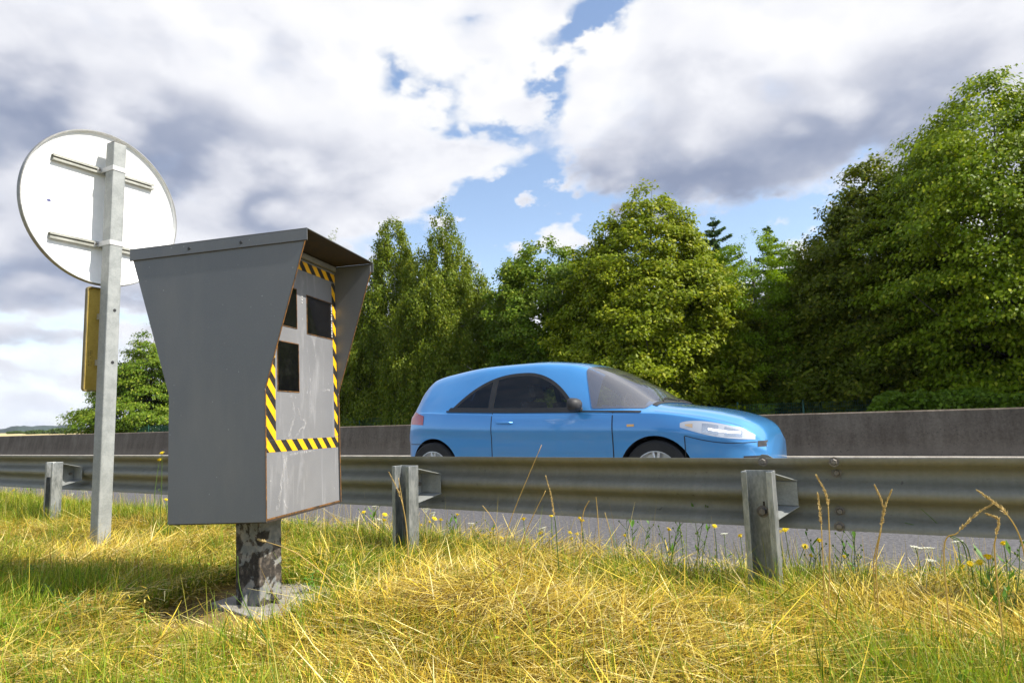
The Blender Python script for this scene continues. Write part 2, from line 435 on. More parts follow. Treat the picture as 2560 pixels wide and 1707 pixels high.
def pole_paint():
    m, t, p, o = mat('peeling_pole')
    co = objco(t); g = t.node('ShaderNodeSeparateXYZ'); t.l.new(co, g.inputs[0])
    n = t.noise(co, 11, 7, .66, .3); f = t.noise(co, 70, 5, .65); b = t.noise(co, 26, 5, .6)
    paint = t.mix(t.maprange(b, .35, .65), (.14, .15, .15), (.25, .25, .235))
    bare = t.mix(t.maprange(f, .35, .7), (.016, .015, .014), (.055, .045, .036))
    c = t.mix(t.maprange(n, .495, .53), bare, paint)
    warm = t.maprange(b, .5, .62)
    c = t.mix(t.math('MULTIPLY', warm, .25), c, (.34, .28, .22))
    setp(t, p, c, .72, 0, .35, bump=n, bump_d=.004, bump_s=.7)
    return m
M['pole'] = pole_paint()

def plant(name, trans=.35, rough=.5, spec=.35, gain=1.0, tip=(1.25, 1.2, .75)):
    m = bpy.data.materials.new(name); m.use_nodes = True
    t = NT(m.node_tree)
    o = t.node('ShaderNodeOutputMaterial'); p = t.node('ShaderNodeBsdfPrincipled')
    a = t.node('ShaderNodeAttribute', attribute_name='tint').outputs['Color']
    if gain != 1: a = t.vmath('SCALE', a, None, gain)
    setp(t, p, a, rough, 0, spec)
    tr = t.node('ShaderNodeBsdfTranslucent'); t.l.new(t.vmath('MULTIPLY', a, tip), tr.inputs[0])
    mx = t.node('ShaderNodeMixShader'); mx.inputs[0].default_value = trans
    t.l.new(p.outputs[0], mx.inputs[1]); t.l.new(tr.outputs[0], mx.inputs[2]); t.l.new(mx.outputs[0], o.inputs[0])
    return m
M['leaf'] = plant('leaf', .36, .5, .16)
M['grass'] = plant('grass', .36, .5, .2)
M['straw'] = plant('straw', .22, .5, .22, tip=(1.1, 1.0, .8))
def flat_plant(name, c, trans=.3):
    m = bpy.data.materials.new(name); m.use_nodes = True
    t = NT(m.node_tree)
    o = t.node('ShaderNodeOutputMaterial'); p = t.node('ShaderNodeBsdfPrincipled')
    v = t.mix(t.noise(objco(t), 60, 3, .6), tuple(x * .75 for x in c), tuple(min(1, x * 1.2) for x in c))
    setp(t, p, v, .55, 0, .3)
    tr = t.node('ShaderNodeBsdfTranslucent'); t.l.new(v, tr.inputs[0])
    mx = t.node('ShaderNodeMixShader'); mx.inputs[0].default_value = trans
    t.l.new(p.outputs[0], mx.inputs[1]); t.l.new(tr.outputs[0], mx.inputs[2]); t.l.new(mx.outputs[0], o.inputs[0])
    return m
M['petal_yellow'] = flat_plant('petal_yellow', (.88, .66, .01))
M['petal_white'] = flat_plant('petal_white', (.75, .76, .66))
M['stem_green'] = flat_plant('stem_green', (.12, .2, .04))
M['stem_straw'] = flat_plant('stem_straw', (.66, .48, .17))
M['seed_head'] = flat_plant('seed_head', (.62, .48, .22))
M['weed_leaf'] = flat_plant('weed_leaf', (.10, .24, .025))
def car_paint():
    m, t, p, o = mat('car_paint')
    setp(t, p, (.065, .29, .65), .28, .25, .5, 1.0)
    p.inputs['Coat Roughness'].default_value = .04
    return m
M['car_paint'] = car_paint()
M['chrome'] = speckle('chrome', (.6, .6, .6), (.7, .7, .7), 10, .2, metal=.9)
M['alloy'] = speckle('alloy', (.45, .46, .47), (.55, .56, .57), 10, .35, metal=.7)
def lens(name, c, rough=.08):
    m, t, p, o = mat(name); setp(t, p, c, rough, .2, .7, 1.0); return m
M['headlamp_lens'] = lens('headlamp_lens', (.62, .64, .68))
M['red_lens'] = lens('red_lens', (.35, .012, .015))
M['plastic'] = speckle('plastic', (.02, .02, .022), (.035, .035, .037), 20, .6)
def lit_lamp():
    m, t, p, o = mat('lit_lamp')
    setp(t, p, (.8, .8, .8), .2); p.inputs['Emission Color'].default_value = (1, .98, .95, 1); p.inputs['Emission Strength'].default_value = 3.0
    return m
M['lit_lamp'] = lit_lamp()

# ------------------------------------------------------------------ setting
def edge_y(x):
    """where the grass verge meets the asphalt"""
    return np.interp(x, (-16, -10, -8.4, -7, -3.7, -2.7, -2, -1.57, -1.13, -.57, -.22, .25, 3), (4.2, 4.12, 4.15, 4.0, 3.80, 3.70, 3.53, 3.43, 3.44, 3.57, 3.67, 3.79, 3.9)) + .025 * np.sin(x * 7.3) - .03
def ground_h(x, y):
    h = .035 + .035 * (vnoise(x * 1.3 + 50, y * 1.3 + 50, 3) - .5) + .03 * (vnoise(x * 4 + 90, y * 4 + 90, 4) - .5)
    return h * np.clip((edge_y(x) + .05 - y) / .35, 0.08, 1)
def grid_mesh(name, xs, ys, hf, mt, **kw):
    X, Y = np.meshgrid(xs, ys, indexing='ij'); Z = hf(X, Y)
    v = np.c_[X.ravel(), Y.ravel(), Z.ravel()]; nx, ny = len(xs), len(ys)
    i = (np.arange(nx - 1)[:, None] * ny + np.arange(ny - 1)).ravel()
    me = big_mesh(name, v, np.c_[i, i + ny, i + ny + 1, i + 1])
    o = link(name, me, mt, smooth=True); tag(o, **kw); return o
def terrain_h(X, Y):
    r = np.hypot(X, Y)
    return -.03 + np.clip((r - 60) / 500, 0, 1) ** 1.3 * 2.4 * np.clip((-X - Y * .4) / 60, 0, 1)
xs = np.unique(np.r_[-np.geomspace(40, 7000, 60), np.linspace(-40, 20, 40), np.geomspace(21, 7000, 40)])
ys = np.unique(np.r_[-np.geomspace(8, 3000, 30), np.linspace(-8, 40, 40), np.geomspace(41, 7000, 60)])
grid_mesh('ground', np.sort(xs), np.sort(ys), lambda X, Y: terrain_h(X, Y) - .03, M['dry_grass_ground'], kind='structure',
          label='flat dry grass ground reaching out to the horizon behind the trees')
fx = np.linspace(-900, -60, 50); fy = np.linspace(30, 700, 40)
grid_mesh('field', fx, fy, lambda X, Y: terrain_h(X, Y) + .012, M['field'], kind='structure', label='pale straw-coloured stubble field beyond the concrete barrier')
vx = np.linspace(-16, 5, 260)
def verge():
    n = 70; tt = np.linspace(0, 1, n)
    X = np.repeat(vx[:, None], n, 1); Y = -3 + (edge_y(X) + .12 + 3) * tt[None, :]
    Z = ground_h(X, Y)
    i = (np.arange(len(vx) - 1)[:, None] * n + np.arange(n - 1)).ravel()
    me = big_mesh('verge', np.c_[X.ravel(), Y.ravel(), Z.ravel()], np.c_[i, i + n, i + n + 1, i + 1])
    tag(link('verge', me, M['soil'], smooth=True), kind='structure', label='earth of the roadside verge under the dry grass')
verge()
def sheet(name, x0, x1, y0, y1, z, mt, label):
    me = bpy.data.meshes.new(name)
    me.from_pydata([(x0, y0, z), (x1, y0, z), (x1, y1, z), (x0, y1, z)], [], [(0, 1, 2, 3)])
    tag(link(name, me, mt), kind='structure', label=label)
sheet('road', -400, 200, 3.3, 12.4, .0, M['asphalt'], 'grey asphalt carriageway behind the guardrail')
sheet('road_shoulder', -400, 200, 3.32, 3.98, .004, M['gravel_edge'], 'dusty gritty edge of the asphalt beside the grass')
M['paint'] = speckle('paint', (.62, .62, .6), (.78, .78, .76), 8, .7, fine=60)
sheet('road_edge_line', -400, 200, 5.55, 5.72, .005, M['paint'], 'white edge line painted on the asphalt')
sheet('far_road', -400, 200, 13.2, 22.5, .0, M['asphalt'], 'second carriageway beyond the concrete barrier')

# forested hills on the skyline
def hills():
    n = 150; px = np.linspace(-700, 420, n)
    top = 1064 + 16 * (vnoise(px / 160 + 9, px * 0, 5) - .5) + 6 * (vnoise(px / 14 + 3, px * 0, 6) - .5) + np.clip((60 - px) / 60, 0, 1) * 7 + np.clip((px - 200) / 200, 0, 1) * 10
    rows = []
    for k, (D, f) in enumerate(((1500, 0.0), (1540, .75), (1640, 1.0), (2100, .9), (2600, 0))):
        r = []
        for i in range(n):
            d = ray(px[i], top[i]); q = math.hypot(d.x, d.y); e = d.z / q
            D2 = D * (1 + .05 * math.sin(i * .3))
            zt = EYE.z + e * 1640
            r.append((d.x / q * D2, d.y / q * D2, -2 + (zt + 2) * f + (random.random() - .5) * (2.2 if 0 < f else 0)))
        rows.append(r)
    v = np.array(rows).reshape(-1, 3)
    i = (np.arange(4)[:, None] * n + np.arange(n - 1)).ravel()
    me = big_mesh('hills', v, np.c_[i, i + 1, i + n + 1, i + n])
    tag(link('hills', me, M['hill'], smooth=True), kind='structure', label='low dark wooded hills on the horizon at the left')
hills()

# ------------------------------------------------------------------ concrete barrier between the carriageways
cb = empty('concrete_barrier', (-5, 12.2, 0), label='long dark weathered concrete barrier along the far side of the road', cat='barrier')
prof = [(-.24, .10), (-.20, .30), (-.13, .78), (-.11, .80), (.11, .80), (.13, .78), (.20, .30), (.24, .10)]
mb = MB()
x = -235.0
while x < 85:          # cast sections with narrow joints between them
    mb.prism(prof, 0, x, 85); x = 85
mb.build('wall_body', M['barrier'], cb, bevel=0)
MB().prism([(-.42, .0), (-.42, .105), (-.40, .115), (.40, .115), (.42, .105), (.42, 0)], 0, -240, 90).build('footing', M['barrier_foot'], cb)

# ------------------------------------------------------------------ steel guardrail
gr = empty('guardrail', (-2.55, 3.2, 0), label='weathered galvanised steel guardrail with corrugated beam on short posts beside the grass', cat='guardrail')
def wprof(off=0.0, th=.003):
    pts = []
    for i in range(49):
        z = .321 + .301 * i / 48
        u = (z - .321) / .301
        # two corrugations that bulge towards the road, centre and lips towards the verge
        y = .041 * (1 - math.cos(4 * math.pi * u)) - .006 * math.cos(2 * math.pi * u)
        y = .082 * (1 / (1 + math.exp(-(y - .041) / .016)))
        pts.append((y, z))
    return pts
def beam(x0, x1, off):
    p = wprof(); n = len(p); v = []; f = []
    ins = []
    for i in range(n):
        a, b = p[max(i - 1, 0)], p[min(i + 1, n - 1)]
        t = Vector((b[0] - a[0], b[1] - a[1])).normalized()
        ins.append((p[i][0] + t.y * .003, p[i][1] - t.x * .003))
    nx = max(2, int((x1 - x0) / .5))
    loop = [(y + off, z) for y, z in p] + [(y + off, z) for y, z in reversed(ins)]
    m = len(loop)
    for i in range(nx + 1):
        x = x0 + (x1 - x0) * i / nx; w = .0025 * math.sin(x * 1.9)
        v += [(x + 2.55, y + w, z + .6 * w) for y, z in loop]
    for i in range(nx):
        f += [(i * m + k, i * m + (k + 1) % m, (i + 1) * m + (k + 1) % m, (i + 1) * m + k) for k in range(m)]
    f += [tuple(range(m)), tuple(range((nx + 1) * m - 1, nx * m - 1, -1))]
    return MB().add(v, f).build('beam', M['rail'], gr, smooth='auto')
posts_x = [-.61, -2.55, -6.5, -10.45, 1.36]
beam(-.72, 7.2, -.0045); beam(-8.62, -.42, 0); beam(-60, -8.4, -.0045)
for bx in (-.66, -.50, -.34, -.18):
    pass
def bolt_head(c, r=.016, th=.010, washer=True):
    b = MB()
    if washer: b.lathe([(0, 0), (r * 1.5, 0), (r * 1.5, -.003), (0, -.003)], 1, c, 20)
    b.lathe([(0, -.003), (r, -.003), (r, -.003 - th), (r * .8, -.006 - th), (0, -.006 - th)], 1, c, 6)
    return b
# lap joint at the right post: two columns of bolts
def rail_y(z):
    p = wprof()
    return min(p, key=lambda q: abs(q[1] - z))[0]
for bx in (-.62, -.33):
    for bz in (.606, .555, .392, .338):
        if bx == -.62 and bz in (.555, .392): continue
        bolt_head((bx + 2.55, rail_y(bz) - .006 - .004, bz), .014, .010).build('bolt', M['bolt'], gr, smooth='auto')
# small splice plate tip standing above the beam at the joint
MB().prism([(-.66, .618), (-.575, .618), (-.60, .634), (-.625, .637)], 1, .012, .018).build('splice_plate', M['rail'], gr).location.x = 2.55
for k, px_ in enumerate(posts_x):
    h = .578 + (.004 if k % 2 else 0)
    w, d, t, lip = .0625, .085, .005, .024
    x = px_ + 2.55; y0 = -.215
    sec = [(-w, 0), (-w + lip, 0), (-w + lip, t), (-w + t, t), (-w + t, d - t), (w - t, d - t), (w - t, t), (w - lip, t), (w - lip, 0), (w, 0), (w, d), (-w, d)]
    pst = MB().prism([(px + x, py + y0) for px, py in sec], 2, -.35, h).build('post', M['galv_old'], gr, bevel=.0024)
    bolt_head((x + .002, y0 + d - t - .001, .405), .017, .014).build('bolt', M['bolt'], pst, smooth='auto')
    if k == 0: MB().box(x + .004, x + .012, y0 + d - t - .0015, y0 + d - t - .0003, .425, .447).build('slot', M['black'], pst)
    # tapered spacer folded from plate between post and beam: web plus top and bottom flanges
    s = MB(); ya, yb = y0 + d + .001, .0
    xa, xb, xc = x - .02, x + .062, x + .128
    def wedge(pts_lo, dz):
        a = [Vector(p) for p in pts_lo]; b = [p + Vector((0, 0, dz)) for p in a]
        n = len(a); s.add(a + b, [tuple(range(n)), tuple(range(2 * n - 1, n - 1, -1))] + [(i, i + n, (i + 1) % n + n, (i + 1) % n) for i in range(n)])
    wedge([(xa, ya, .560), (xb, ya, .560), (xc, yb, .522), (xa, yb, .522)], .004)
    wedge([(xa, ya, .372), (xb, ya, .372), (xc, yb, .412), (xa, yb, .412)], .004)
    v = [(xa, ya, .376), (xa, yb, .416), (xa, yb, .522), (xa, ya, .560), (xa + .004, ya, .376), (xa + .004, yb, .416), (xa + .004, yb, .522), (xa + .004, ya, .560)]
    s.add(v, [(0, 1, 2, 3), (7, 6, 5, 4), (0, 4, 5, 1), (1, 5, 6, 2), (2, 6, 7, 3), (3, 7, 4, 0)])
    s.box(xa + .006, xc - .002, yb - .006, yb - .002, .418, .519)
    sp = s.build('spacer', M['galv'], gr)
    MB().lathe([(0, 0), (.012, 0), (.012, .012), (0, .012)], 0, (xa + .005, (ya + yb) / 2 + .03, .467), 10).build('bolt', M['bolt'], sp, smooth='auto')
# ------------------------------------------------------------------ speed camera cabinet
W, D = .65, .455                       # front width, depth; local x = along the front, y = towards the back
BZ = .446
box = empty('speed_camera', (-2.276, 1.846, 0), (rad(-1.4), 0, rad(108.54)), label='dark grey speed camera cabinet with flared hood and yellow-black tape on a pole', cat='speed camera')
box.location = Vector((-2.276, 1.846, BZ))
b = MB().box(.0065, W - .0065, .014, D - .008, .004, 1.15)
b.build('housing', M['box_grey'], box, bevel=.002)
outl = [(0, 0), (D, 0), (D, .535), (.645, 1.145), (.645, 1.178), (-.19, 1.178), (-.19, 1.145), (0, .535)]
for nm, a0, a1 in (('side_panel', 0, .006), ('side_panel', W - .006, W)):
    sp = MB().prism(outl, 0, a0, a1).build(nm, M['box_grey'], box, bevel=.0012)
    # rusty cut edge along the front of each panel
    e = MB(); t = .0009
    xa = a0 - .0004; xb = a1 + .0004
    e.prism([(-t, .002), (0, .002), (0, .53), (-t, .53)], 0, xa, xb)
    e.prism([(-t, .536), (0 - .0001, .536), (-.1901, 1.1405), (-.1901 - t, 1.1405)], 0, xa, xb)
    e.build('panel_edge', M['rust_edge'] if a0 == 0 else M['rust_edge'], sp)
# folded roof: top sheet, two side flanges and a narrow front return
roof = MB()
roof.box(-.0045, W + .0045, -.203, .657, 1.186, 1.190)
roof.box(-.0045, -.0012, -.203, .657, 1.138, 1.1855)
roof.box(W + .0012, W + .0045, -.203, .657, 1.138, 1.1855)
rf = roof.build('roof', M['box_grey'], box, bevel=.0015)
MB().box(.0065, W - .0065, -.199, .645, 1.1835, 1.1855).build('roof_underside', M['rust_brown'], rf)
for yb, zz in ((.357, 1.161), (.105, 1.160)):
    for xx, dx in ((-.0045, -.003), (W + .0045, .003)):
        MB().lathe([(0, 0), (.007, 0), (.006, dx), (0, dx * 1.2)], 0, (xx, yb, zz), 12).build('rivet', M['black'], rf, smooth='auto')
# thin rust line along the flange bottom
MB().box(-.0052, -.0011, -.2035, .657, 1.1362, 1.1382).build('flange_edge', M['rust_brown'], rf)
# front plate and everything on it
fp = MB().box(.0095, W - .0095, .006, .0138, .006, 1.152).build('front_panel', M['box_front'], box, bevel=.001)
MB().box(.03, W - .025, -.012, .0055, 1.153, 1.178).build('hood_lip', M['steel_lip'], box, bevel=.003)
def plate(name, pts, y0, y1, mt, parent): return MB().prism(pts, 1, y0, y1).build(name, mt, parent)
ty, tb = .0052, .0058
plate('tape', [(.014, .274), (.6385, .270), (.6385, .3195), (.014, .3225)], ty, tb, M['tape'], fp)
plate('tape', [(.014, .3235), (.086, .3235), (.083, 1.094), (.013, 1.094)], ty, tb, M['tape'], fp)
plate('tape', [(.606, .3235), (.6385, .3235), (.6385, 1.094), (.603, 1.094)], ty, tb, M['tape'], fp)
plate('tape', [(.033, 1.0945), (.6385, 1.1005), (.6385, 1.141), (.033, 1.143)], ty - .0003, tb, M['tape'], fp)
def window(x0, x1, z0, z1, label):
    fr = MB(); e = .0035
    fr.box(x0, x1, .0035, .0058, z0, z0 + e); fr.box(x0, x1, .0035, .0058, z1 - e, z1)
    fr.box(x0, x0 + e, .0035, .0058, z0 + e, z1 - e); fr.box(x1 - e, x1, .0035, .0058, z0 + e, z1 - e)
    w = fr.build('window_frame', M['rust_edge'], fp); w['label'] = label
    MB().box(x0 + e, x1 - e, .0046, .0057, z0 + e, z1 - e).build('pane', M['window_glass'], w)
    return w
window(.105, .266, .815, 1.000, 'narrow dark window half hidden behind the hood wing')
w2 = window(.352, .604, .803, .989, 'dark square window at upper right of the front')
window(.100, .277, .528, .748, 'tall dark window at lower left of the front')
gasket = MB()
for k in range(14): gasket.box(.590 + random.uniform(-.001, .001), .598, .0030, .0045, .815 + k * .0122, .815 + k * .0122 + random.uniform(.006, .011))
gasket.build('gasket', M['scratch'], w2)
for zz in (.972, .958, .944):
    MB().lathe([(0, .0058), (.0035, .0058), (.003, .0035), (0, .003)], 1, (.312, 0, zz), 8).build('rivet', M['scratch'], fp, smooth='auto')
MB().box(.0105, .0125, .0035, .0058, .325, .348).build('hinge', M['scratch'], fp)
# pale scrape marks on the paint
def scrape(path, w):
    v = []; f = []
    n = len(path)
    for i, (x, z) in enumerate(path):
        a, b_ = path[max(i - 1, 0)], path[min(i + 1, n - 1)]
        t = Vector((b_[0] - a[0], b_[1] - a[1])).normalized(); ww = w[i] if hasattr(w, '__len__') else w * (.6 + .8 * random.random())
        v += [(x - t.y * ww, .0054, z + t.x * ww), (x + t.y * ww, .0054, z - t.x * ww)]
    f = [(2 * i, 2 * i + 1, 2 * i + 3, 2 * i + 2) for i in range(n - 1)]
    return MB().add(v, f).build('scrape', M['scrape_paint'], fp)
def scrape_mat():
    m, t, p, o = mat('scrape_paint')
    co = objco(t)
    n = t.noise(t.vmath('MULTIPLY', co, (1, 1, .3)), 60, 6, .7)
    setp(t, p, t.mix(n, (.36, .36, .38), (.52, .52, .53)), .6)
    tr = t.node('ShaderNodeBsdfTransparent'); mx = t.node('ShaderNodeMixShader')
    t.l.new(t.maprange(n, .42, .68), mx.inputs[0]); t.l.new(tr.outputs[0], mx.inputs[1]); t.l.new(p.outputs[0], mx.inputs[2]); t.l.new(mx.outputs[0], o.inputs[0])
    return m
M['scrape_paint'] = scrape_mat()
def wob(pts, n, a):
    out = []
    for i in range(n):
        u = i / (n - 1) * (len(pts) - 1); k = min(int(u), len(pts) - 2); q = u - k
        out.append((pts[k][0] + (pts[k + 1][0] - pts[k][0]) * q + random.uniform(-a, a), pts[k][1] + (pts[k + 1][1] - pts[k][1]) * q))
    return out
scrape(wob([(.205, .515), (.235, .44), (.225, .40), (.19, .345), (.175, .326)], 18, .002), .0065)
scrape(wob([(.265, .46), (.285, .41), (.315, .405), (.33, .39), (.31, .365), (.30, .375)], 18, .001), .0045)
scrape(wob([(.29, .37), (.26, .345), (.24, .328)], 8, .002), .004)
scrape(wob([(.375, .60), (.372, .52), (.38, .42), (.375, .335)], 20, .0015), .0022)
scrape(wob([(.345, .60), (.35, .55), (.345, .525)], 8, .0015), .003)
scrape(wob([(.165, .255), (.145, .20), (.12, .12), (.10, .05), (.085, .035)], 20, .002), .0105)
scrape(wob([(.185, .19), (.17, .14), (.155, .10)], 8, .002), .006)
scrape(wob([(.14, .075), (.155, .045), (.17, .03)], 8, .002), .005)
scrape(wob([(.10, .250), (.30, .262), (.40, .262)], 10, .003), .004)
scrape(wob([(.40, .80), (.42, .76), (.43, .70)], 8, .004), .005)
scrape(wob([(.48, .545), (.56, .55)], 6, .004), .004)
scrape(wob([(.05, .985), (.27, .972), (.34, .968)], 6, .001), .001)
# rusty lower edge
MB().box(.0095, W - .0095, .0035, .0058, .004, .0105).build('rust_edge', M['rust_edge'], fp)
# floor plate
MB().box(.004, W - .004, .004, D - .004, -.004, .0035).build('floor_plate', M['rust_brown'], box)
# pole with a welded gusset, standing on its foot plate
pole = MB()
pc = (.31, .235); ra = rad(-10); hs = .069
def rp(u, v): return (pc[0] + u * math.cos(ra) - v * math.sin(ra), pc[1] + u * math.sin(ra) + v * math.cos(ra))
pole.prism([rp(-hs, -hs), rp(hs, -hs), rp(hs, hs), rp(-hs, hs)], 2, -.42, -.0045)
pl = pole.build('pole', M['pole'], box, bevel=.006)
def gus(u0, v0, du, dv, nrm):
    a, b_ = rp(u0, v0), rp(u0 + du, v0 + dv)
    t = .004
    vs = [(a[0] - nrm[0] * t, a[1] - nrm[1] * t, -.402), (b_[0] - nrm[0] * t, b_[1] - nrm[1] * t, -.402), (a[0] - nrm[0] * t, a[1] - nrm[1] * t, -.33)]
    vs += [(x + 2 * nrm[0] * t, y + 2 * nrm[1] * t, z) for x, y, z in vs]
    MB().add(vs, [(0, 1, 2), (5, 4, 3), (0, 3, 4, 1), (1, 4, 5, 2), (2, 5, 3, 0)]).build('gusset', M['pole'], pl)
gus(0, -hs - .001, 0, -.06, (math.cos(ra), math.sin(ra))); gus(-hs - .001, 0, -.06, 0, (-math.sin(ra), math.cos(ra)))
gus(0, hs + .001, 0, .06, (math.cos(ra), math.sin(ra))); gus(hs + .001, 0, .06, 0, (-math.sin(ra), math.cos(ra)))
# concrete slab under the pole
sl = MB()
Zs = .054
def tow(x, y):
    a = rad(108.54); return (-2.276 + x * math.cos(a) - y * math.sin(a), 1.846 + x * math.sin(a) + y * math.cos(a))
loop = [tow(*p) for p in ((.05, .055), (.30, -.005), (.53, -.055), (.64, .14), (.75, .33), (.52, .385), (.27, .445), (.16, .25))]
cx_, cy_ = sum(p[0] for p in loop) / 8, sum(p[1] for p in loop) / 8
sl.prism([(x, y) for x, y in loop], 2, -.10, Zs)
tag(sl.build('concrete_slab', M['slab'], bevel=.006), 'small pale concrete slab in the straw under the speed camera pole', 'slab')

# ------------------------------------------------------------------ round road sign seen from behind
SX, SY = -4.74, 2.51
sg = empty('road_sign', (SX, SY, 0), (0, 0, rad(3)), label='round white road sign seen from behind on a galvanised square post', cat='road sign')
hw = .046
post = MB().prism([(-hw, -hw), (hw, -hw), (hw, hw), (-hw, hw)], 2, -.35, 2.853).build('post', M['galv'], sg, bevel=.008)
MB().box(-hw + .004, hw - .004, -hw + .004, hw - .004, 2.8535, 2.858).build('post_cap', M['bolt'], post)
for zz in (1.655, 1.295):
    MB().lathe([(0, .0465), (.011, .0465), (.011, .048), (0, .048)], 0, (0, .006, zz), 12).build('bolt_hole', M['black'], post)
cz, R_ = 2.40, .548
dx = -.118                                 # plate plane
disc = MB()
disc.lathe([(0, dx), (R_ - .012, dx), (R_ - .006, dx + .004), (R_ - .004, dx + .022), (R_ - .001, dx + .026), (R_ + .004, dx + .022), (R_ + .004, dx - .004), (R_ - .004, dx - .008), (0, dx - .008)], 0, (0, 0, cz), 96)
ds = disc.build('sign_plate', M['sign_white'], sg, smooth='auto')
MB().lathe([(R_ - .0035, dx + .020), (R_ - .002, dx + .0265), (R_ + .0045, dx + .0265), (R_ + .007, dx + .018), (R_ + .007, dx - .006), (R_ + .0045, dx - .007), (R_ + .0045, dx + .018)], 0, (0, 0, cz), 96).build('rim', M['sign_rim'], ds, smooth='auto')
for zz, ya, yb in ((2.663, -.365, .35), (2.128, -.36, .36)):
    br = MB()
    br.box(dx + .0008, dx + .004, ya, yb, zz - .021, zz + .021)
    br.box(dx + .004, dx + .030, ya, yb, zz - .021, zz - .017); br.box(dx + .004, dx + .030, ya, yb, zz + .017, zz + .021)
    br.box(dx + .027, dx + .030, ya, yb, zz - .016, zz - .006); br.box(dx + .027, dx + .030, ya, yb, zz + .006, zz + .016)
    bar = br.build('cross_bar', M['sign_bar'], ds)
    bn = MB(); t = .004
    bn.box(hw + .0006, hw + t, -hw - t, hw + t, zz - .017, zz + .017)
    bn.box(dx + .031, hw + .0006, -hw - t, -hw - .0006, zz - .017, zz + .017); bn.box(dx + .031, hw + .0006, hw + .0006, hw + t, zz - .017, zz + .017)
    bn.box(dx + .031, dx + .036, -hw - .03, -hw - t - .0005, zz - .015, zz + .015); bn.box(dx + .031, dx + .036, hw + t + .0005, hw + .03, zz - .015, zz + .015)
    bd = bn.build('clamp', M['band'], sg, bevel=.001)
    for yy in (-hw - .02, hw + .02):
        MB().lathe([(0, dx + .0365), (.008, dx + .0365), (.008, dx + .044), (0, dx + .044)], 0, (0, yy, zz), 6).build('bolt', M['bolt'], bd)
# faint maker's sticker: a small oval and a few worn strokes
stick = MB()
stick.lathe([(0, 0), (.013, 0), (.013, .0006), (0, .0006)], 0, (0, 0, 0), 20)
st = stick.build('sticker', M['mark'], ds); st.scale = (1, 1, .7); st.location = (dx + .0012, -.365, 2.365)
pale = speckle('worn_print', (.60, .63, .72), (.78, .79, .82), 90, .6)
wp = MB()
for k in range(9): wp.box(dx + .0008, dx + .0014, -.505 + k * .014, -.505 + k * .014 + .008, 2.372, 2.372 + random.choice((.012, .018, .022)))
wp.build('worn_print', pale, ds)
# narrow yellow plate fixed to the post under the disc
pz0, pz1, py0, py1 = 1.105, 1.825, -.098, .082
def rrect(a0, a1, z0, z1, r, n=5):
    out = []
    for cx0, cz0, s in ((a1 - r, z0 + r, -90), (a1 - r, z1 - r, 0), (a0 + r, z1 - r, 90), (a0 + r, z0 + r, 180)):
        out += [(cx0 + r * math.cos(rad(s + 90 * k / n)), cz0 + r * math.sin(rad(s + 90 * k / n))) for k in range(n + 1)]
    return out
yp = MB().prism(rrect(py0, py1, pz0, pz1, .022), 0, -.122, -.116).build('yellow_plate', M['yellow_plate'], sg)
outer, inner = rrect(py0 - .002, py1 + .002, pz0 - .002, pz1 + .002, .024), rrect(py0 + .006, py1 - .006, pz0 + .006, pz1 - .006, .016)
n = len(outer); v = []; f = []
for xx in (-.124, -.098):
    v += [(xx, *p) for p in outer] + [(xx, *p) for p in inner]
for i in range(n):
    j = (i + 1) % n
    f += [(i, j, n + j, n + i), (2 * n + i, 3 * n + i, 3 * n + j, 2 * n + j), (i, 2 * n + i, 2 * n + j, j), (n + i, n + j, 3 * n + j, 3 * n + i)]
MB().add(v, f).build('plate_rim', M['plate_edge'], yp)
for zz in (1.62, 1.30): MB().box(-.097, -hw - .0006, -.03, .03, zz - .02, zz + .02).build('bracket', M['sign_bar'], yp)
sm = MB()
for r in range(3):
    for k in range(9):
        if random.random() < .8: sm.box(-.1155, -.1150, -.066 + r * .012, -.066 + r * .012 + random.choice((.004, .007, .008)), 1.28 + k * .012, 1.28 + k * .012 + random.choice((.003, .006)))
sm.build('stamp', M['stamp'], yp)
# ------------------------------------------------------------------ blue hatchback
NOSE_X, CAR_Y, L = -1.17, 6.74, 3.90
car = empty('car', (NOSE_X - L / 2, CAR_Y, 0), label='light blue three-door hatchback driving past behind the guardrail', cat='car')
def interp(keys, s):
    ks = [k[0] for k in keys]; vs = [k[1] for k in keys]
    # monotone-ish cubic through the keys
    if s <= ks[0]: return vs[0]
    if s >= ks[-1]: return vs[-1]
    i = next(k for k in range(len(ks) - 1) if ks[k] <= s <= ks[k + 1])
    def sl(j):
        if j == 0: return (vs[1] - vs[0]) / (ks[1] - ks[0])
        if j == len(ks) - 1: return (vs[-1] - vs[-2]) / (ks[-1] - ks[-2])
        a = (vs[j] - vs[j - 1]) / (ks[j] - ks[j - 1]); b = (vs[j + 1] - vs[j]) / (ks[j + 1] - ks[j])
        return 0 if a * b <= 0 else 2 * a * b / (a + b)
    h = ks[i + 1] - ks[i]; u = (s - ks[i]) / h
    return ((2 * u**3 - 3 * u * u + 1) * vs[i] + (u**3 - 2 * u * u + u) * h * sl(i) + (-2 * u**3 + 3 * u * u) * vs[i + 1] + (u**3 - u * u) * h * sl(i + 1))
TOP = [(0, .62), (.03, .69), (.10, .755), (.22, .812), (.5, .884), (.85, .935), (.93, .955), (1.3, 1.175), (1.68, 1.365), (1.85, 1.41), (2.3, 1.452), (2.8, 1.447), (3.3, 1.40), (3.58, 1.335), (3.70, 1.24), (3.80, 1.06), (3.86, .90), (3.90, .70)]
BELT = [(0, .555), (.06, .63), (.2, .715), (.5, .80), (.93, .862), (1.6, .885), (2.4, .905), (3.2, .935), (3.6, .95), (3.8, .90), (3.9, .66)]
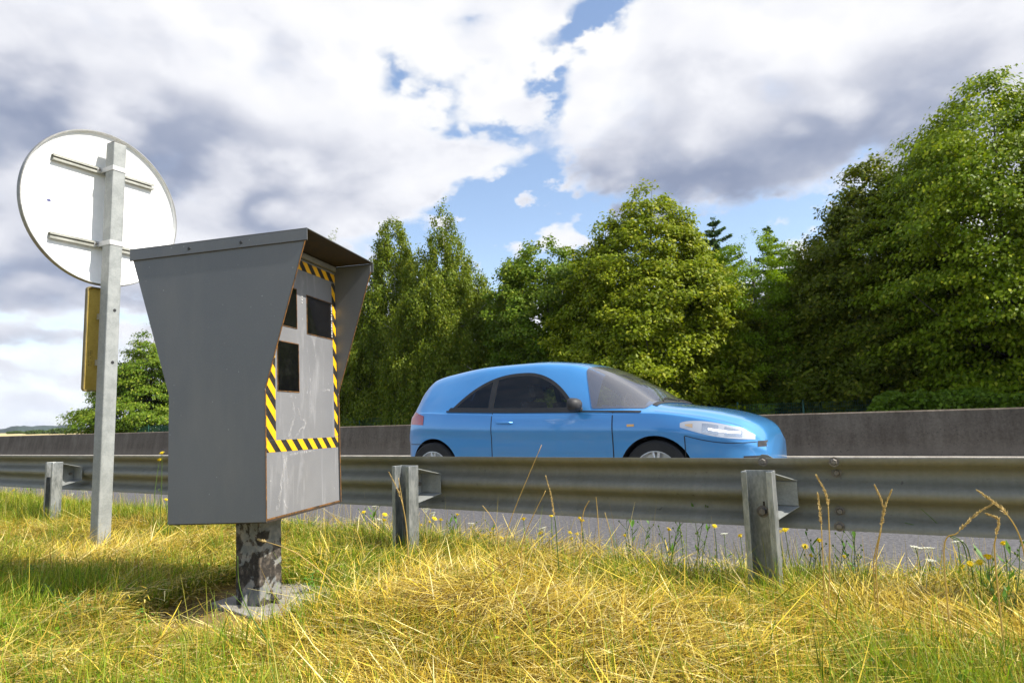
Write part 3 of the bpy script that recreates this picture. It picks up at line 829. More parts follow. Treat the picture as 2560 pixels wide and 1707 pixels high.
WID = [(0, .50), (.05, .58), (.15, .68), (.3, .755), (.55, .815), (.9, .842), (1.5, .852), (2.6, .853), (3.2, .845), (3.55, .81), (3.75, .755), (3.85, .69), (3.9, .60)]
ROOFW = [(0, .36), (.2, .54), (.5, .63), (.85, .65), (.95, .62), (1.3, .565), (1.68, .56), (2.2, .60), (2.8, .595), (3.3, .565), (3.6, .545), (3.75, .56), (3.9, .48)]
EDGE = [(0, .02), (.2, .025), (.6, .03), (.9, .03), (1.0, .035), (1.68, .055), (2.3, .075), (3.3, .07), (3.6, .05), (3.8, .05), (3.9, .03)]
LOW = [(0, .30), (.05, .235), (.2, .20), (1.2, .20), (2.8, .20), (3.6, .22), (3.82, .26), (3.9, .33)]
def catmull(P, n):
    out = []
    for i in range(len(P) - 1):
        p0, p1, p2, p3 = P[max(i - 1, 0)], P[i], P[i + 1], P[min(i + 2, len(P) - 1)]
        for k in range(n):
            u = k / n
            out.append(tuple(.5 * (2 * b + (c - a) * u + (2 * a - 5 * b + 4 * c - d) * u * u + (3 * b - a - 3 * c + d) * u**3) for a, b, c, d in zip(p0, p1, p2, p3)))
    return out + [P[-1]]
def section(s, sub=4):
    top, be, w, rw, ed, lo = (interp(k, s) for k in (TOP, BELT, WID, ROOFW, EDGE, LOW))
    be = min(be, top - .03)
    re = max(top - ed, be + .012)
    hgt = re - be
    mid_w = w * .945 + (rw - w * .945) * .5 + .014 * min(1, hgt / .3)
    P = [(w * .90, lo), (w * .975, lo + .06), (w * .988, lo + (be - lo) * .40), (w * .993, lo + (be - lo) * .62), (w * 1.004, lo + (be - lo) * .76), (w * .976, be - .035), (w * .950, be),
         (mid_w, be + hgt * .52), (rw, re), (rw * .80, re + (top - re) * .62), (rw * .42, re + (top - re) * .93), (0, top)]
    return catmull(P, sub)
def car_x(s): return L / 2 - s
ss = np.unique(np.r_[np.linspace(0, .3, 22), np.linspace(.3, 3.55, 236), np.linspace(3.55, 3.9, 26)])
secs = [section(s, 11) for s in ss]
K = len(secs[0])
v = []; f = []
for s, sec in zip(ss, secs):
    ring = [(car_x(s), -y, z) for y, z in sec] + [(car_x(s), y, z) for y, z in reversed(sec[:-1])]
    v += ring
m = 2 * K - 1
for i in range(len(ss) - 1):
    f += [(i * m + k, i * m + (k + 1) % m, (i + 1) * m + (k + 1) % m, (i + 1) * m + k) for k in range(m)]
f += [tuple(range(m)), tuple(range(len(ss) * m - 1, (len(ss) - 1) * m - 1, -1))]
body = MB().add(v, f).build('body', M['car_paint'], car)
FW, RW, WR = .90, 3.42, .305
cut = MB()
for s_ in (FW, RW):
    for sd in (-1, 1):
        cut.lathe([(0, .52 * sd), (.345, .52 * sd), (.345, 1.0 * sd), (0, 1.0 * sd)], 1, (car_x(s_), 0, .305), 48)
cutter = cut.build('arch_cutter', M['plastic'])
cutter.parent = car
md = body.modifiers.new('arches', 'BOOLEAN'); md.operation = 'DIFFERENCE'; md.object = cutter; md.solver = 'EXACT'; md.material_mode = 'TRANSFER'
bpy.context.view_layer.update()
dg = bpy.context.evaluated_depsgraph_get()
nm = bpy.data.meshes.new_from_object(body.evaluated_get(dg))
body.modifiers.clear(); old = body.data; body.data = nm; bpy.data.objects.remove(cutter)
body.data.polygons.foreach_set('use_smooth', [True] * len(body.data.polygons)); body.data.set_sharp_from_angle(angle=rad(38))
def y_at(s, z):
    sec = section(s)
    for (y0, z0), (y1, z1) in zip(sec, sec[1:]):
        if z0 <= z <= z1 or z1 <= z <= z0:
            u = 0 if z1 == z0 else (z - z0) / (z1 - z0)
            return y0 + (y1 - y0) * u
    return sec[-1][0]
def side_patch(name, mt, s0, s1, lo, hi, parent, off=.004, ns=40, nz=12, sides=(-1,), label=None):
    """piece of the body side between two curves lo(s), hi(s), lifted just off the paint"""
    for sd in sides:
        v = []; f = []
        for i in range(ns + 1):
            s = s0 + (s1 - s0) * i / ns; a, b_ = lo(s), max(hi(s), lo(s) + .0005)
            for j in range(nz + 1):
                z = a + (b_ - a) * j / nz
                v.append((car_x(s), sd * (y_at(s, z) + off), z))
        q = nz + 1
        f = [(i * q + j, i * q + j + 1, (i + 1) * q + j + 1, (i + 1) * q + j) for i in range(ns) for j in range(nz)]
        o = MB().add(v, f).build(name, mt, parent, smooth=True)
        if (o.data.polygons[len(f) // 2].normal.y > 0) != (sd > 0): o.data.flip_normals()
    return o
def arch(s):
    u = (s - 1.68) / (3.22 - 1.68)
    c = .44
    h = math.sin(math.pi * min(1, max(0, u))) if 0 < u < 1 else 0
    pk = (1 - abs((u - c) / (c if u < c else 1 - c)) ** 2.35)
    return .90 + max(0, pk) * .405
beltw = lambda s: interp(BELT, s) + .018
# cut the window openings out of the shell
def win_hi(s): return min(max(arch(s), beltw(s)), interp(TOP, s) - interp(EDGE, s) - .012)
bmw = bmesh.new(); bmw.from_mesh(body.data); kill = []
for fc in bmw.faces:
    c = fc.calc_center_median(); s = L / 2 - c.x
    if 1.70 < s < 3.20 and abs(c.y) > .45 and beltw(s) + .006 < c.z < win_hi(s) - .012: kill.append(fc)
    elif .985 < s < 1.64 and c.z > interp(BELT, s) + .02:
        w_ = y_at(s, min(c.z, interp(TOP, s) - interp(EDGE, s)))
        if (abs(c.y) < interp(ROOFW, s) - .05 and c.z > interp(TOP, s) - .09) or (1.02 < s < 1.48 and c.z > beltw(s) + .04): kill.append(fc)
    elif 3.64 < s < 3.78 and abs(c.y) < interp(ROOFW, s) - .08 and c.z > interp(TOP, s) - .10: kill.append(fc)
bmesh.ops.delete(bmw, geom=kill, context='FACES'); bmw.to_mesh(body.data); bmw.free()
def ring(name, mt, s0, s1, lo, hi, wid, off, sides=(-1, 1), n=60):
    for sd in sides:
        v = []; f = []
        top_ = [(s0 + (s1 - s0) * i / n, hi(s0 + (s1 - s0) * i / n)) for i in range(n + 1)]
        bot_ = [(s1 + (s0 - s1) * i / n, lo(s1 + (s0 - s1) * i / n)) for i in range(1, n)]
        P_ = top_ + bot_; N_ = len(P_)
        cs, cz = (s0 + s1) / 2, (lo((s0 + s1) / 2) + hi((s0 + s1) / 2)) / 2
        for i, (s, z) in enumerate(P_):
            a, b_ = P_[i - 1], P_[(i + 1) % N_]; tx, tz = b_[0] - a[0], b_[1] - a[1]; q = math.hypot(tx, tz) or 1
            nx_, nz_ = tz / q, -tx / q
            if (cs - s) * nx_ + (cz - z) * nz_ < 0: nx_, nz_ = -nx_, -nz_
            for k in (-.008, wid):
                s2, z2 = s + nx_ * k, z + nz_ * k
                v.append((car_x(s2), sd * (y_at(s2, z2) + off), z2))
        f = [(2 * i, 2 * i + 1, 2 * ((i + 1) % N_) + 1, 2 * ((i + 1) % N_)) for i in range(N_)]
        o = MB().add(v, f).build(name, mt, car, smooth=True)
ring('window_seal', M['black'], 1.685, 3.215, beltw, win_hi, .026, .0085)
side_patch('side_window', M['car_glass'], 1.685, 3.215, beltw, lambda s: min(max(arch(s), beltw(s)), interp(TOP, s) - interp(EDGE, s) - .012), car, .0065, 46, 12, (-1, 1))
side_patch('window_pillar', M['black'], 2.63, 2.70, beltw, lambda s: max(arch(s) - .004, beltw(s)), car, .0078, 3, 10, (-1, 1))
def top_patch(name, mt, s0, s1, k0, k1, off, parent):
    """piece of the upper skin across the car between section points k0.. (both sides)"""
    v = []; f = []; rows = []
    sl = np.linspace(s0, s1, 48)
    for s in sl:
        sec = section(s)
        if k0 is None:      # wrap-round screen: at the sides it reaches down to the belt line, then climbs the slim pillar
            fine = section(s, 12); u = (s - s0) / (s1 - s0); edge = fine[32 * 3][1]
            zlow = min(beltw(s) + .012 + max(0, u - .80) / .20 * .37, edge + .004) if s > 1.0 else edge + (beltw(1.0) + .012 - edge) * max(0, (s - s0) / (1.0 - s0))
            pts = [(y_at(s, zlow), zlow)] + [q for q in fine[24 * 3:] if q[1] > zlow + .001]
            d_ = [0.0]
            for p, q in zip(pts, pts[1:]): d_.append(d_[-1] + math.hypot(p[0] - q[0], p[1] - q[1]))
            half = [(float(np.interp(t_, d_, [p[0] for p in pts])), float(np.interp(t_, d_, [p[1] for p in pts]))) for t_ in np.linspace(0, d_[-1], 24)]
        else: half = sec[k0:k1]
        r = [(car_x(s), -y, z) for y, z in half] + [(car_x(s), y, z) for y, z in reversed(half[:-1])]
        rows.append(r)
    q = len(rows[0])
    for r in rows: v += r
    o = MB()
    f = [(i * q + j, i * q + j + 1, (i + 1) * q + j + 1, (i + 1) * q + j) for i in range(len(rows) - 1) for j in range(q - 1)]
    ob = o.add(v, f).build(name, mt, parent, smooth=True)
    me = ob.data; me.update()
    if me.polygons[len(f) // 2].normal.z < 0: me.flip_normals()
    nrm = [vv.normal.copy() for vv in me.vertices]
    for vv, nn in zip(me.vertices, nrm): vv.co += nn * off
    return ob
top_patch('windscreen', M['screen_glass'], .965, 1.655, None, 45, .004, car)
top_patch('cowl', M['black'], .915, .966, 31, 45, .005, car)
top_patch('rear_window', M['car_glass'], 3.62, 3.80, 34, 45, .004, car)
# front details
side_patch('lower_grille', M['plastic'], .02, .16, lambda s: .36, lambda s: .46, car, .003, 10, 4, (-1, 1))
def hl_lo(s): return .600 + (s - .06) * .20 - .055 * math.sin(math.pi * min(1, (s - .05) / .62)) * .5
def hl_hi(s): return hl_lo(s) + .118 * math.sin(math.pi * min(1, max(0, (s - .045) / .64))) ** .55 + .001
o = side_patch('headlight', M['headlamp_lens'], .07, .66, hl_lo, hl_hi, car, .0055, 30, 8, (-1, 1))
for h in [c for c in car.children if c.name.startswith('headlight')]:
    sd = -1 if h.data.vertices[0].co.y < 0 else 1
    side_patch('lamp', M['lit_lamp'], .17, .42, lambda s: hl_lo(s) + .048, lambda s: hl_lo(s) + .062, h, .0085, 14, 3, (sd,))
    for q in (.16, .34):
        zc = hl_lo(q + .06) + .052; yq = y_at(q + .06, zc)
        side_patch('reflector', M['chrome'], q, q + .13, lambda s: hl_lo(s) + .016, lambda s: hl_hi(s) - .018, h, .0068, 8, 3, (sd,))
    side_patch('indicator', lens('amber', (.75, .50, .28)), .55, .615, lambda s: hl_lo(s) + .03, lambda s: hl_hi(s) - .025, h, .0085, 8, 3, (sd,))
side_patch('front_grille', M['plastic'], .0, .055, lambda s: .535, lambda s: .585, car, .004, 6, 3, (-1, 1))
side_patch('rear_light', M['red_lens'], 3.56, 3.84, lambda s: .80 + (s - 3.56) * .05, lambda s: min(.90 + (s - 3.56) * .28, interp(BELT, s) + .05) if s < 3.8 else .9, car, .005, 12, 8, (-1, 1))
# door outline, handle, rubbing strip, sill
gap = .0045
door = side_patch('door', M['car_paint'], 1.30, 2.63, lambda s: .33, lambda s: interp(BELT, s) - .012, car, .0028, 30, 14, (-1,))
door2 = side_patch('door', M['car_paint'], 1.30, 2.63, lambda s: .33, lambda s: interp(BELT, s) - .012, car, .0028, 30, 14, (1,))
for dr, sd in ((door, -1), (door2, 1)):
    side_patch('door_seam', M['black'], 1.290, 1.300, lambda s: .325, lambda s: interp(BELT, s) - .008, dr, .0032, 2, 14, (sd,))
    side_patch('door_seam', M['black'], 2.630, 2.640, lambda s: .325, lambda s: interp(BELT, s) - .008, dr, .0032, 2, 14, (sd,))
    hd = MB(); sx = car_x(2.47); yy = y_at(2.47, .80)
    hd.tube([(sx - .10, sd * (yy + .002), .802), (sx - .085, sd * (yy + .028), .803), (sx + .075, sd * (yy + .028), .799), (sx + .09, sd * (yy + .002), .798)], [.008, .012, .012, .008], 8)
    hd.build('door_handle', M['car_paint'], dr, smooth='auto')
side_patch('sill_trim', M['plastic'], 1.27, 3.05, lambda s: .235, lambda s: .315, car, .004, 20, 3, (-1, 1))
side_patch('fuel_flap', M['car_paint'], 3.20, 3.36, lambda s: .74, lambda s: .87, car, .0030, 8, 8, (1,))
side_patch('side_moulding', M['car_paint'], 1.36, 2.60, lambda s: .50, lambda s: .535, car, .007, 20, 3, (-1, 1))
side_patch('bumper_seam', M['black'], .62, .628, lambda s: .46, lambda s: .64, car, .0045, 2, 10, (-1, 1))
side_patch('bumper_seam', M['black'], .06, .62, lambda s: .575 + (s - .06) * .12 - .03 * math.sin(math.pi * (s - .06) / .56), lambda s: .581 + (s - .06) * .12 - .03 * math.sin(math.pi * (s - .06) / .56), car, .0045, 24, 1, (-1, 1))
side_patch('rear_bumper_seam', M['black'], 3.48, 3.80, lambda s: .585, lambda s: .592, car, .0045, 12, 1, (-1, 1))
side_patch('belt_moulding', M['black'], 1.02, 3.24, lambda s: interp(BELT, s) - .004, lambda s: interp(BELT, s) + .012, car, .0095, 40, 1, (-1, 1))
side_patch('side_repeater', lens('repeater', (.8, .42, .10)), 1.08, 1.15, lambda s: .735, lambda s: .757, car, .005, 4, 2, (-1, 1))
# bonnet shut line, a thin dark strip along each bonnet edge
for sd in (-1, 1):
    v = []
    for i in range(31):
        s = .16 + .74 * i / 30; sec = section(s)
        for kk in (25, 26):
            y, z = sec[kk] if kk == 25 else tuple(p + (q - p) * .16 for p, q in zip(sec[25], sec[26]))
            v.append((car_x(s), sd * (y + .001), z + .0035))
    MB().add(v, [(2 * i, 2 * i + 1, 2 * i + 3, 2 * i + 2) for i in range(30)]).build('bonnet_seam', M['black'], car)
# cabin: floor tub, seats, dashboard, steering wheel
M['trim'] = speckle('trim', (.016, .016, .018), (.03, .03, .034), 9, .8)
M['seat_cloth'] = speckle('seat_cloth', (.03, .032, .038), (.06, .062, .07), 14, .9)
def seat(x, y, name='seat'):
    b = MB()
    b.prism([(x - .26, .36), (x + .24, .36), (x + .26, .50), (x - .22, .47)], 1, y - .23, y + .23)
    b.prism([(x - .30, .44), (x - .17, .46), (x - .33, 1.02), (x - .43, 1.01)], 1, y - .22, y + .22)
    o = b.build(name, M['seat_cloth'], car, bevel=.03)
    MB().prism([(x - .36, 1.05), (x - .29, 1.05), (x - .32, 1.20), (x - .40, 1.19)], 1, y - .12, y + .12).build('headrest', M['seat_cloth'], o, bevel=.03)
seat(car_x(2.02), -.36); seat(car_x(2.02), .36)
rb = MB(); xr = car_x(2.95)
rb.prism([(xr - .25, .40), (xr + .24, .40), (xr + .25, .54), (xr - .22, .52)], 1, -.62, .62)
rb.prism([(xr - .34, .48), (xr - .20, .50), (xr - .36, .99), (xr - .46, .98)], 1, -.60, .60)
rb.build('rear_seat', M['seat_cloth'], car, bevel=.03)
MB().prism([(car_x(1.50), .70), (car_x(1.46), .84), (car_x(1.20), .895), (car_x(1.02), .885), (car_x(1.02), .6), (car_x(1.4), .6)], 1, -.70, .70).build('dashboard', M['trim'], car, bevel=.015)
MB().box(car_x(3.5), car_x(1.0), -.72, .72, .24, .30).build('floor_pan', M['trim'], car)
sw = MB(); cxs, czs = car_x(1.56), .90
sw.tube([(cxs - .10 * math.cos(a) * .35, .36 + .18 * math.sin(a), czs + .17 * math.cos(a)) for a in [2 * math.pi * k / 24 for k in range(25)]], .013, 6, False)
sw.tube([(cxs, .36, czs), (car_x(1.42), .36, .83)], .03, 6); sw.build('steering_wheel', M['trim'], car, smooth='auto')
# mirrors: shell and glass
for sd in (-1, 1):
    yb = y_at(1.72, .93)
    mb = MB(); cxm, cym, czm = car_x(1.66), sd * (yb + .13), .955
    vs = []; n = 14
    for i in range(9):
        ph = math.pi * i / 8
        for k in range(n):
            th = 2 * math.pi * k / n
            dx_, dy_, dz_ = math.cos(ph), math.sin(ph) * math.cos(th), math.sin(ph) * math.sin(th)
            x_ = dx_ * (.085 if dx_ > 0 else .035)
            vs.append((cxm + x_, cym + .105 * math.copysign(abs(dy_) ** .75, dy_), czm + .066 * math.copysign(abs(dz_) ** .75, dz_)))
    mb.add(vs, [(i * n + k, i * n + (k + 1) % n, (i + 1) * n + (k + 1) % n, (i + 1) * n + k) for i in range(8) for k in range(n)])
    mr = mb.build('mirror', M['plastic'], car, smooth=True)
    MB().tube([(cxm + .02, sd * (yb - .01), .905), (cxm + .015, sd * (yb + .06), .925)], [.03, .026], 8).build('mirror_arm', M['plastic'], mr, smooth='auto')
# wheels
for s_ in (FW, RW):
    for sd in (-1, 1):
        c = (car_x(s_), 0, .305); yo = .835 * sd; yi = .64 * sd
        t_ = MB().lathe([(.20, yi), (.285, yi), (.303, yi + .02 * sd), (.305, (yi + yo) / 2), (.303, yo - .02 * sd), (.285, yo), (.21, yo - .004 * sd), (.20, yo - .02 * sd)], 1, c, 40).build('wheel', M['rubber'], car, smooth='auto')
        r_ = MB(); r_.lathe([(.0, yo - .05 * sd), (.19, yo - .06 * sd), (.20, yo - .005 * sd), (.212, yo - .006 * sd), (.212, yi), (.0, yi)], 1, c, 40)
        for k in range(5):
            a = 2 * math.pi * k / 5 + .3
            for da in (-.14, .14):
                p0 = (c[0] + .04 * math.cos(a), yo - .028 * sd, c[2] + .04 * math.sin(a)); p1 = (c[0] + .198 * math.cos(a + da), yo - .018 * sd, c[2] + .198 * math.sin(a + da))
                r_.tube([p0, p1], [.018, .013], 6)
        r_.lathe([(0, yo - .012 * sd), (.05, yo - .012 * sd), (.055, yo - .05 * sd), (0, yo - .05 * sd)], 1, c, 16)
        r_.build('rim', M['alloy'], t_, smooth='auto')
# roof aerial and wipers
MB().tube([(car_x(3.35), 0, 1.39), (car_x(3.52), 0, 1.50)], [.006, .003], 6).build('aerial', M['plastic'], car)
for yy in (-.35, .15):
    w_ = MB(); pts = []
    for q in range(8):
        u = q / 7; s = .955 + .05 * math.sin(u * 3); y = yy + u * .46
        sec = section(s); zz = interp(TOP, s) - .035 * (y / .67) ** 2
        pts.append((car_x(s), y, zz + .014))
    w_.tube(pts, .007, 5); w_.build('wiper', M['black'], car)
# ------------------------------------------------------------------ trees
def norm(a): return a / np.maximum(np.linalg.norm(a, axis=1, keepdims=True), 1e-9)
def leaf_quads(c, n, L, Wd, rng, up_bias=None, tang=None):
    """one folded-diamond quad per leaf: centre c, normal n, length L, width Wd"""
    t = rng.normal(size=c.shape) if tang is None else tang + .35 * rng.normal(size=c.shape)
    t = norm(t - n * (t * n).sum(1, keepdims=True)); b = np.cross(n, t)
    L = L[:, None]; Wd = Wd[:, None]
    v = np.stack([c - t * L * .5, c + b * Wd * .5 - t * L * .08 + n * L * .06, c + t * L * .5 - n * L * .10, c - b * Wd * .5 - t * L * .08 + n * L * .06], 1)
    return v.reshape(-1, 3), np.arange(len(c) * 4).reshape(-1, 4)
def crown(rng, base, prof, h, z0, nclump, nleaf, csize, flat, lsize, cols, droop=0., shell=.45, lumps=.25, spray=False, weep=False, lw=.62, ring=None):
    """leaf clumps filling an envelope of radius prof(t), t = 0 at the foot of the crown .. 1 at the tip"""
    nclump = int(nclump * 3.2); csize *= .66
    tt = np.linspace(0, 1, 60); pr = np.array([prof(t) for t in tt])
    cdf = np.cumsum(pr ** 1.25 + .03); cdf /= cdf[-1]
    t = np.interp(rng.random(nclump), cdf, tt)
    a = rng.random(nclump) * 2 * math.pi
    r0 = np.interp(t, tt, pr)
    lump = 1 + lumps * (2 * vnoise(a * 1.6 + 7, t * h * .55 + 3, int(rng.integers(1e6))) - 1) + .12 * rng.normal(size=nclump)
    q = np.sqrt(shell + (1 - shell) * rng.random(nclump))
    r = r0 * lump * q
    cc = np.c_[np.cos(a) * r, np.sin(a) * r, z0 + t * (h - z0) - .1 * r]
    sz = csize * (.6 + .8 * rng.random(nclump)) * np.clip(.35 + r0 / max(pr.max(), .1), .4, 1.1)
    sz = np.minimum(sz, .25 + r0 * .8)
    # share the leaves between clumps by their size
    w = sz ** 2; cnt = np.maximum(6, (nleaf * 3.1 * w / w.sum())).astype(int)
    idx = np.repeat(np.arange(nclump), cnt); N = len(idx)
    p = rng.normal(size=(N, 3)); p = norm(p) * (rng.random((N, 1)) ** .45)
    out = norm(np.c_[cc[:, :2], .35 * np.ones(nclump)])
    S_ = sz[idx][:, None]
    if spray:      # flat horizontal layers that reach outward and dip at their ends
        ang = a[idx]; rad_ = np.c_[np.cos(ang), np.sin(ang), np.zeros(N)]; tan_ = np.c_[-np.sin(ang), np.cos(ang), np.zeros(N)]
        q3 = rad_ * p[:, :1] * S_ * 1.25 + tan_ * p[:, 1:2] * S_ * .9 + np.c_[np.zeros((N, 2)), p[:, 2] * S_[:, 0] * flat]
        q3[:, 2] -= (np.clip(p[:, 0], -1, 1) ** 2) * S_[:, 0] * .22 + p[:, 0] * S_[:, 0] * droop
    elif weep:
        q3 = np.c_[p[:, 0] * S_[:, 0] * .55, p[:, 1] * S_[:, 0] * .55, p[:, 2] * S_[:, 0] * 1.5 - S_[:, 0] * .5]
    else:
        q3 = np.c_[p[:, 0] * S_[:, 0], p[:, 1] * S_[:, 0], p[:, 2] * S_[:, 0] * flat]
    pos = cc[idx] + q3
    # keep a little scatter so the outline is loose
    pos += rng.normal(size=pos.shape) * lsize * .5
    pos[:, 2] = np.maximum(pos[:, 2], .15)
    n = out[idx] * .6 + np.array([.1, -.08, .8]) + .75 * rng.normal(size=(N, 3)) * (.75 if not weep else 1.1) + norm(q3) * .35
    n = norm(n)
    L = lsize * .78 * (.7 + .6 * rng.random(N))
    tang = None
    if weep: tang = np.tile(np.array([0, 0, -1.0]), (N, 1))
    elif spray: tang = np.c_[np.cos(a[idx]), np.sin(a[idx]), -.5 * np.ones(N)]
    v, f = leaf_quads(pos, n, L, L * lw, rng, tang=tang)
    cols = np.array(cols)
    ck = rng.random((nclump, 1)); base_c = cols[0] * (1 - ck) + cols[1] * ck
    c = base_c[idx] * (.78 + .44 * rng.random((N, 1)))
    pick = rng.random(N) < .10; c[pick] = cols[2] * (.8 + .4 * rng.random((pick.sum(), 1)))
    v += np.array(base)
    return v, f, np.repeat(c, 4, 0), cc + np.array(base), sz
def trunk_mesh(rng, base, h, r0, targets, lean=.15):
    mb = MB(); pts = []; rs = []
    ph = rng.random() * 6
    for k in range(9):
        u = k / 8; pts.append((base[0] + lean * u * math.sin(ph + u * 3), base[1] + lean * u * math.cos(ph + u * 2.3), base[2] - .3 + u * (h + .3))); rs.append(r0 * (1.25 if k == 0 else 1) * (1 - u) ** .8 + .012)
    mb.tube(pts, rs, 8)
    for t in targets:
        z = max(.5, min(t[2] - (math.hypot(t[0] - base[0], t[1] - base[1])) * .45, h * .93)); u = (z + .3) / (h + .3)
        p0 = Vector((base[0] + lean * u * math.sin(ph + u * 3), base[1] + lean * u * math.cos(ph + u * 2.3), z)); p2 = Vector(t)
        p1 = p0.lerp(p2, .5) + Vector((0, 0, -.06 * (p2 - p0).length))
        rr = max(.012, r0 * (1 - u) * .38)
        mb.tube([p0, p1, p2], [rr, rr * .6, .008], 5)
    return mb
def tree(name, label, x, y, h, prof, rmax, nclump=200, nleaf=30000, csize=.7, flat=.6, lsize=.16, cols=None, z0=.4, seed=1, bark='bark', tr=.16, group='trees beyond the road', cat='tree', nlimb=60, **kw):
    rng = np.random.default_rng(seed)
    t = empty(name, (x, y, 0), label=label, cat=cat, group=group)
    v, f, c, cc, sz = crown(rng, (0, 0, 0), lambda q: prof(q) * rmax, h, z0, nclump, nleaf, csize, flat, lsize, cols, **kw)
    me = big_mesh('crown', v, f, c); o = link('crown', me, M['leaf'], t, smooth=False)
    pick = cc[rng.permutation(len(cc))[:nlimb]]
    trunk_mesh(rng, (0, 0, 0), h * .88, tr, pick).build('trunk', M[bark], t, smooth=True, fix=False)
    return t
def P(*k):
    ks = [a for a, b in k]; vs = [b for a, b in k]
    return lambda t: float(np.interp(t, ks, vs))
CONE = P((0, .75), (.1, .95), (.2, 1), (.4, .84), (.6, .6), (.8, .34), (.92, .16), (1, .03))
OVAL = P((0, .7), (.12, .95), (.3, 1), (.5, .9), (.7, .68), (.85, .42), (.95, .2), (1, .05))
LIND = P((0, .92), (.2, 1), (.4, .94), (.57, .77), (.73, .55), (.87, .31), (.95, .16), (1, .03))
ROUND = P((0, .75), (.2, .97), (.45, 1), (.65, .9), (.8, .7), (.92, .42), (1, .12))
BIRCH = P((0, 1.0), (.25, .98), (.45, .85), (.6, .58), (.72, .46), (.86, .40), (.94, .26), (1, .06))
BIRCH2 = P((0, 1.0), (.3, 1.0), (.5, .80), (.66, .55), (.78, .36), (.9, .17), (1, .02))
def G(*c): return [tuple(x) for x in c]
lind = G((.155, .215, .005), (.23, .275, .007), (.40, .41, .03))
mapl = G((0.105, 0.182, 0.011), (0.168, 0.238, 0.014), (0.308, 0.350, 0.042))
dark = G((.092, .130, .006), (.145, .175, .008), (.24, .24, .02))
hornb = G((0.154, 0.231, 0.011), (0.224, 0.301, 0.017), (0.392, 0.434, 0.056))
birch = G((0.119, 0.175, 0.011), (0.175, 0.224, 0.017), (0.280, 0.294, 0.028))
wil = G((0.063, 0.105, 0.022), (0.098, 0.140, 0.028), (0.154, 0.196, 0.042))
brig = G((.15, .255, .005), (.21, .31, .008), (.28, .40, .03))
conif = G((0.042, 0.073, 0.031), (0.063, 0.098, 0.039), (0.098, 0.140, 0.049))
big = G((.130, .205, .004), (.20, .270, .006), (.38, .42, .03))
def X_at(px, y): return at(px, 1030, y).x
trees = [
 ('broadleaf_tree', 'lone light green layered tree left of the speed camera, behind the sign post', 372, 28.0, 8.6, CONE, 3.5, dict(cols=mapl, spray=True, flat=.13, csize=1.25, nclump=105, nleaf=26000, lsize=.22, droop=.1, seed=3, lumps=.3)),
 ('birch_tree', 'shorter of two pale green birches, its drooping twigs just right of the camera hood', 985, 28.0, 12.3, BIRCH, 2.8, dict(cols=birch, weep=True, csize=.62, nclump=460, nleaf=60000, lsize=.18, seed=5, bark='birch_bark', tr=.11, lumps=.3, lw=.55, z0=.6)),
 ('birch_tree', 'taller pointed birch with a slim tip rising between the hood and the middle trees', 1117, 28.2, 12.9, BIRCH2, 3.2, dict(cols=birch, weep=True, csize=.62, nclump=520, nleaf=68000, lsize=.18, seed=8, bark='birch_bark', tr=.11, lumps=.25, lw=.55, z0=.5)),
 ('weeping_tree', 'dark drooping tree directly behind the right edge of the speed camera', 880, 30.5, 9.3, ROUND, 2.9, dict(cols=wil, weep=True, csize=.7, nclump=260, nleaf=30000, lsize=.17, seed=12, lw=.4)),
 ('maple_tree', 'mid green bushy tree between tall birch and big yellow-green tree', 1380, 28.6, 9.7, ROUND, 3.1, dict(cols=mapl, csize=.6, nclump=230, nleaf=36000, lsize=.2, seed=14, z0=.6)),
 ('linden_tree', 'broad yellow-green tree with a pointed top above the car bonnet', 1645, 28.0, 11.3, LIND, 4.35, dict(cols=lind, csize=.62, nclump=620, nleaf=80000, lsize=.2, seed=21, shell=.6, lumps=.16, z0=.3)),
 ('locust_tree', 'bright fresh green tree in the gap right of the big yellow-green tree', 1915, 29.0, 8.4, ROUND, 3.1, dict(cols=brig, csize=.5, nclump=170, nleaf=26000, lsize=.15, seed=28, lw=.4, lumps=.35)),
 ('maple_tree', 'tall dark green tree with sloping left side beside the tallest tree', 2225, 28.2, 10.7, OVAL, 3.1, dict(cols=dark, csize=.7, nclump=330, nleaf=46000, lsize=.19, seed=37, z0=.4, lumps=.2)),
 ('beech_tree', 'tallest tree, vivid green with layered boughs, at the right edge', 2560, 26.8, 12.0, ROUND, 3.7, dict(cols=big, spray=True, flat=.24, csize=1.0, nclump=380, nleaf=60000, lsize=.165, seed=41, droop=.12, lumps=.34, z0=.9)),
 ('maple_tree', 'low dark tree in the shaded gap below the bright green tree', 2010, 29.5, 6.2, ROUND, 2.4, dict(cols=dark, csize=.65, nclump=150, nleaf=22000, lsize=.19, seed=44)),
 ('maple_tree', 'shaded tree low behind the roof of the car, left of the yellow-green tree', 1262, 29.8, 6.6, ROUND, 2.5, dict(cols=mapl, csize=.6, nclump=150, nleaf=22000, lsize=.19, seed=46)),
 ('poplar_tree', 'distant tree whose thin tip peeks over the roof of the speed camera', 832, 33.0, 15.3, BIRCH2, 2.1, dict(cols=birch, weep=True, csize=.5, nclump=160, nleaf=14000, lsize=.16, seed=49, lw=.4)),
]
for (nm, lab, px, y, h, pf, r, kw) in trees:
    tree(nm, lab, X_at(px, y), y, h, pf, r, **kw)
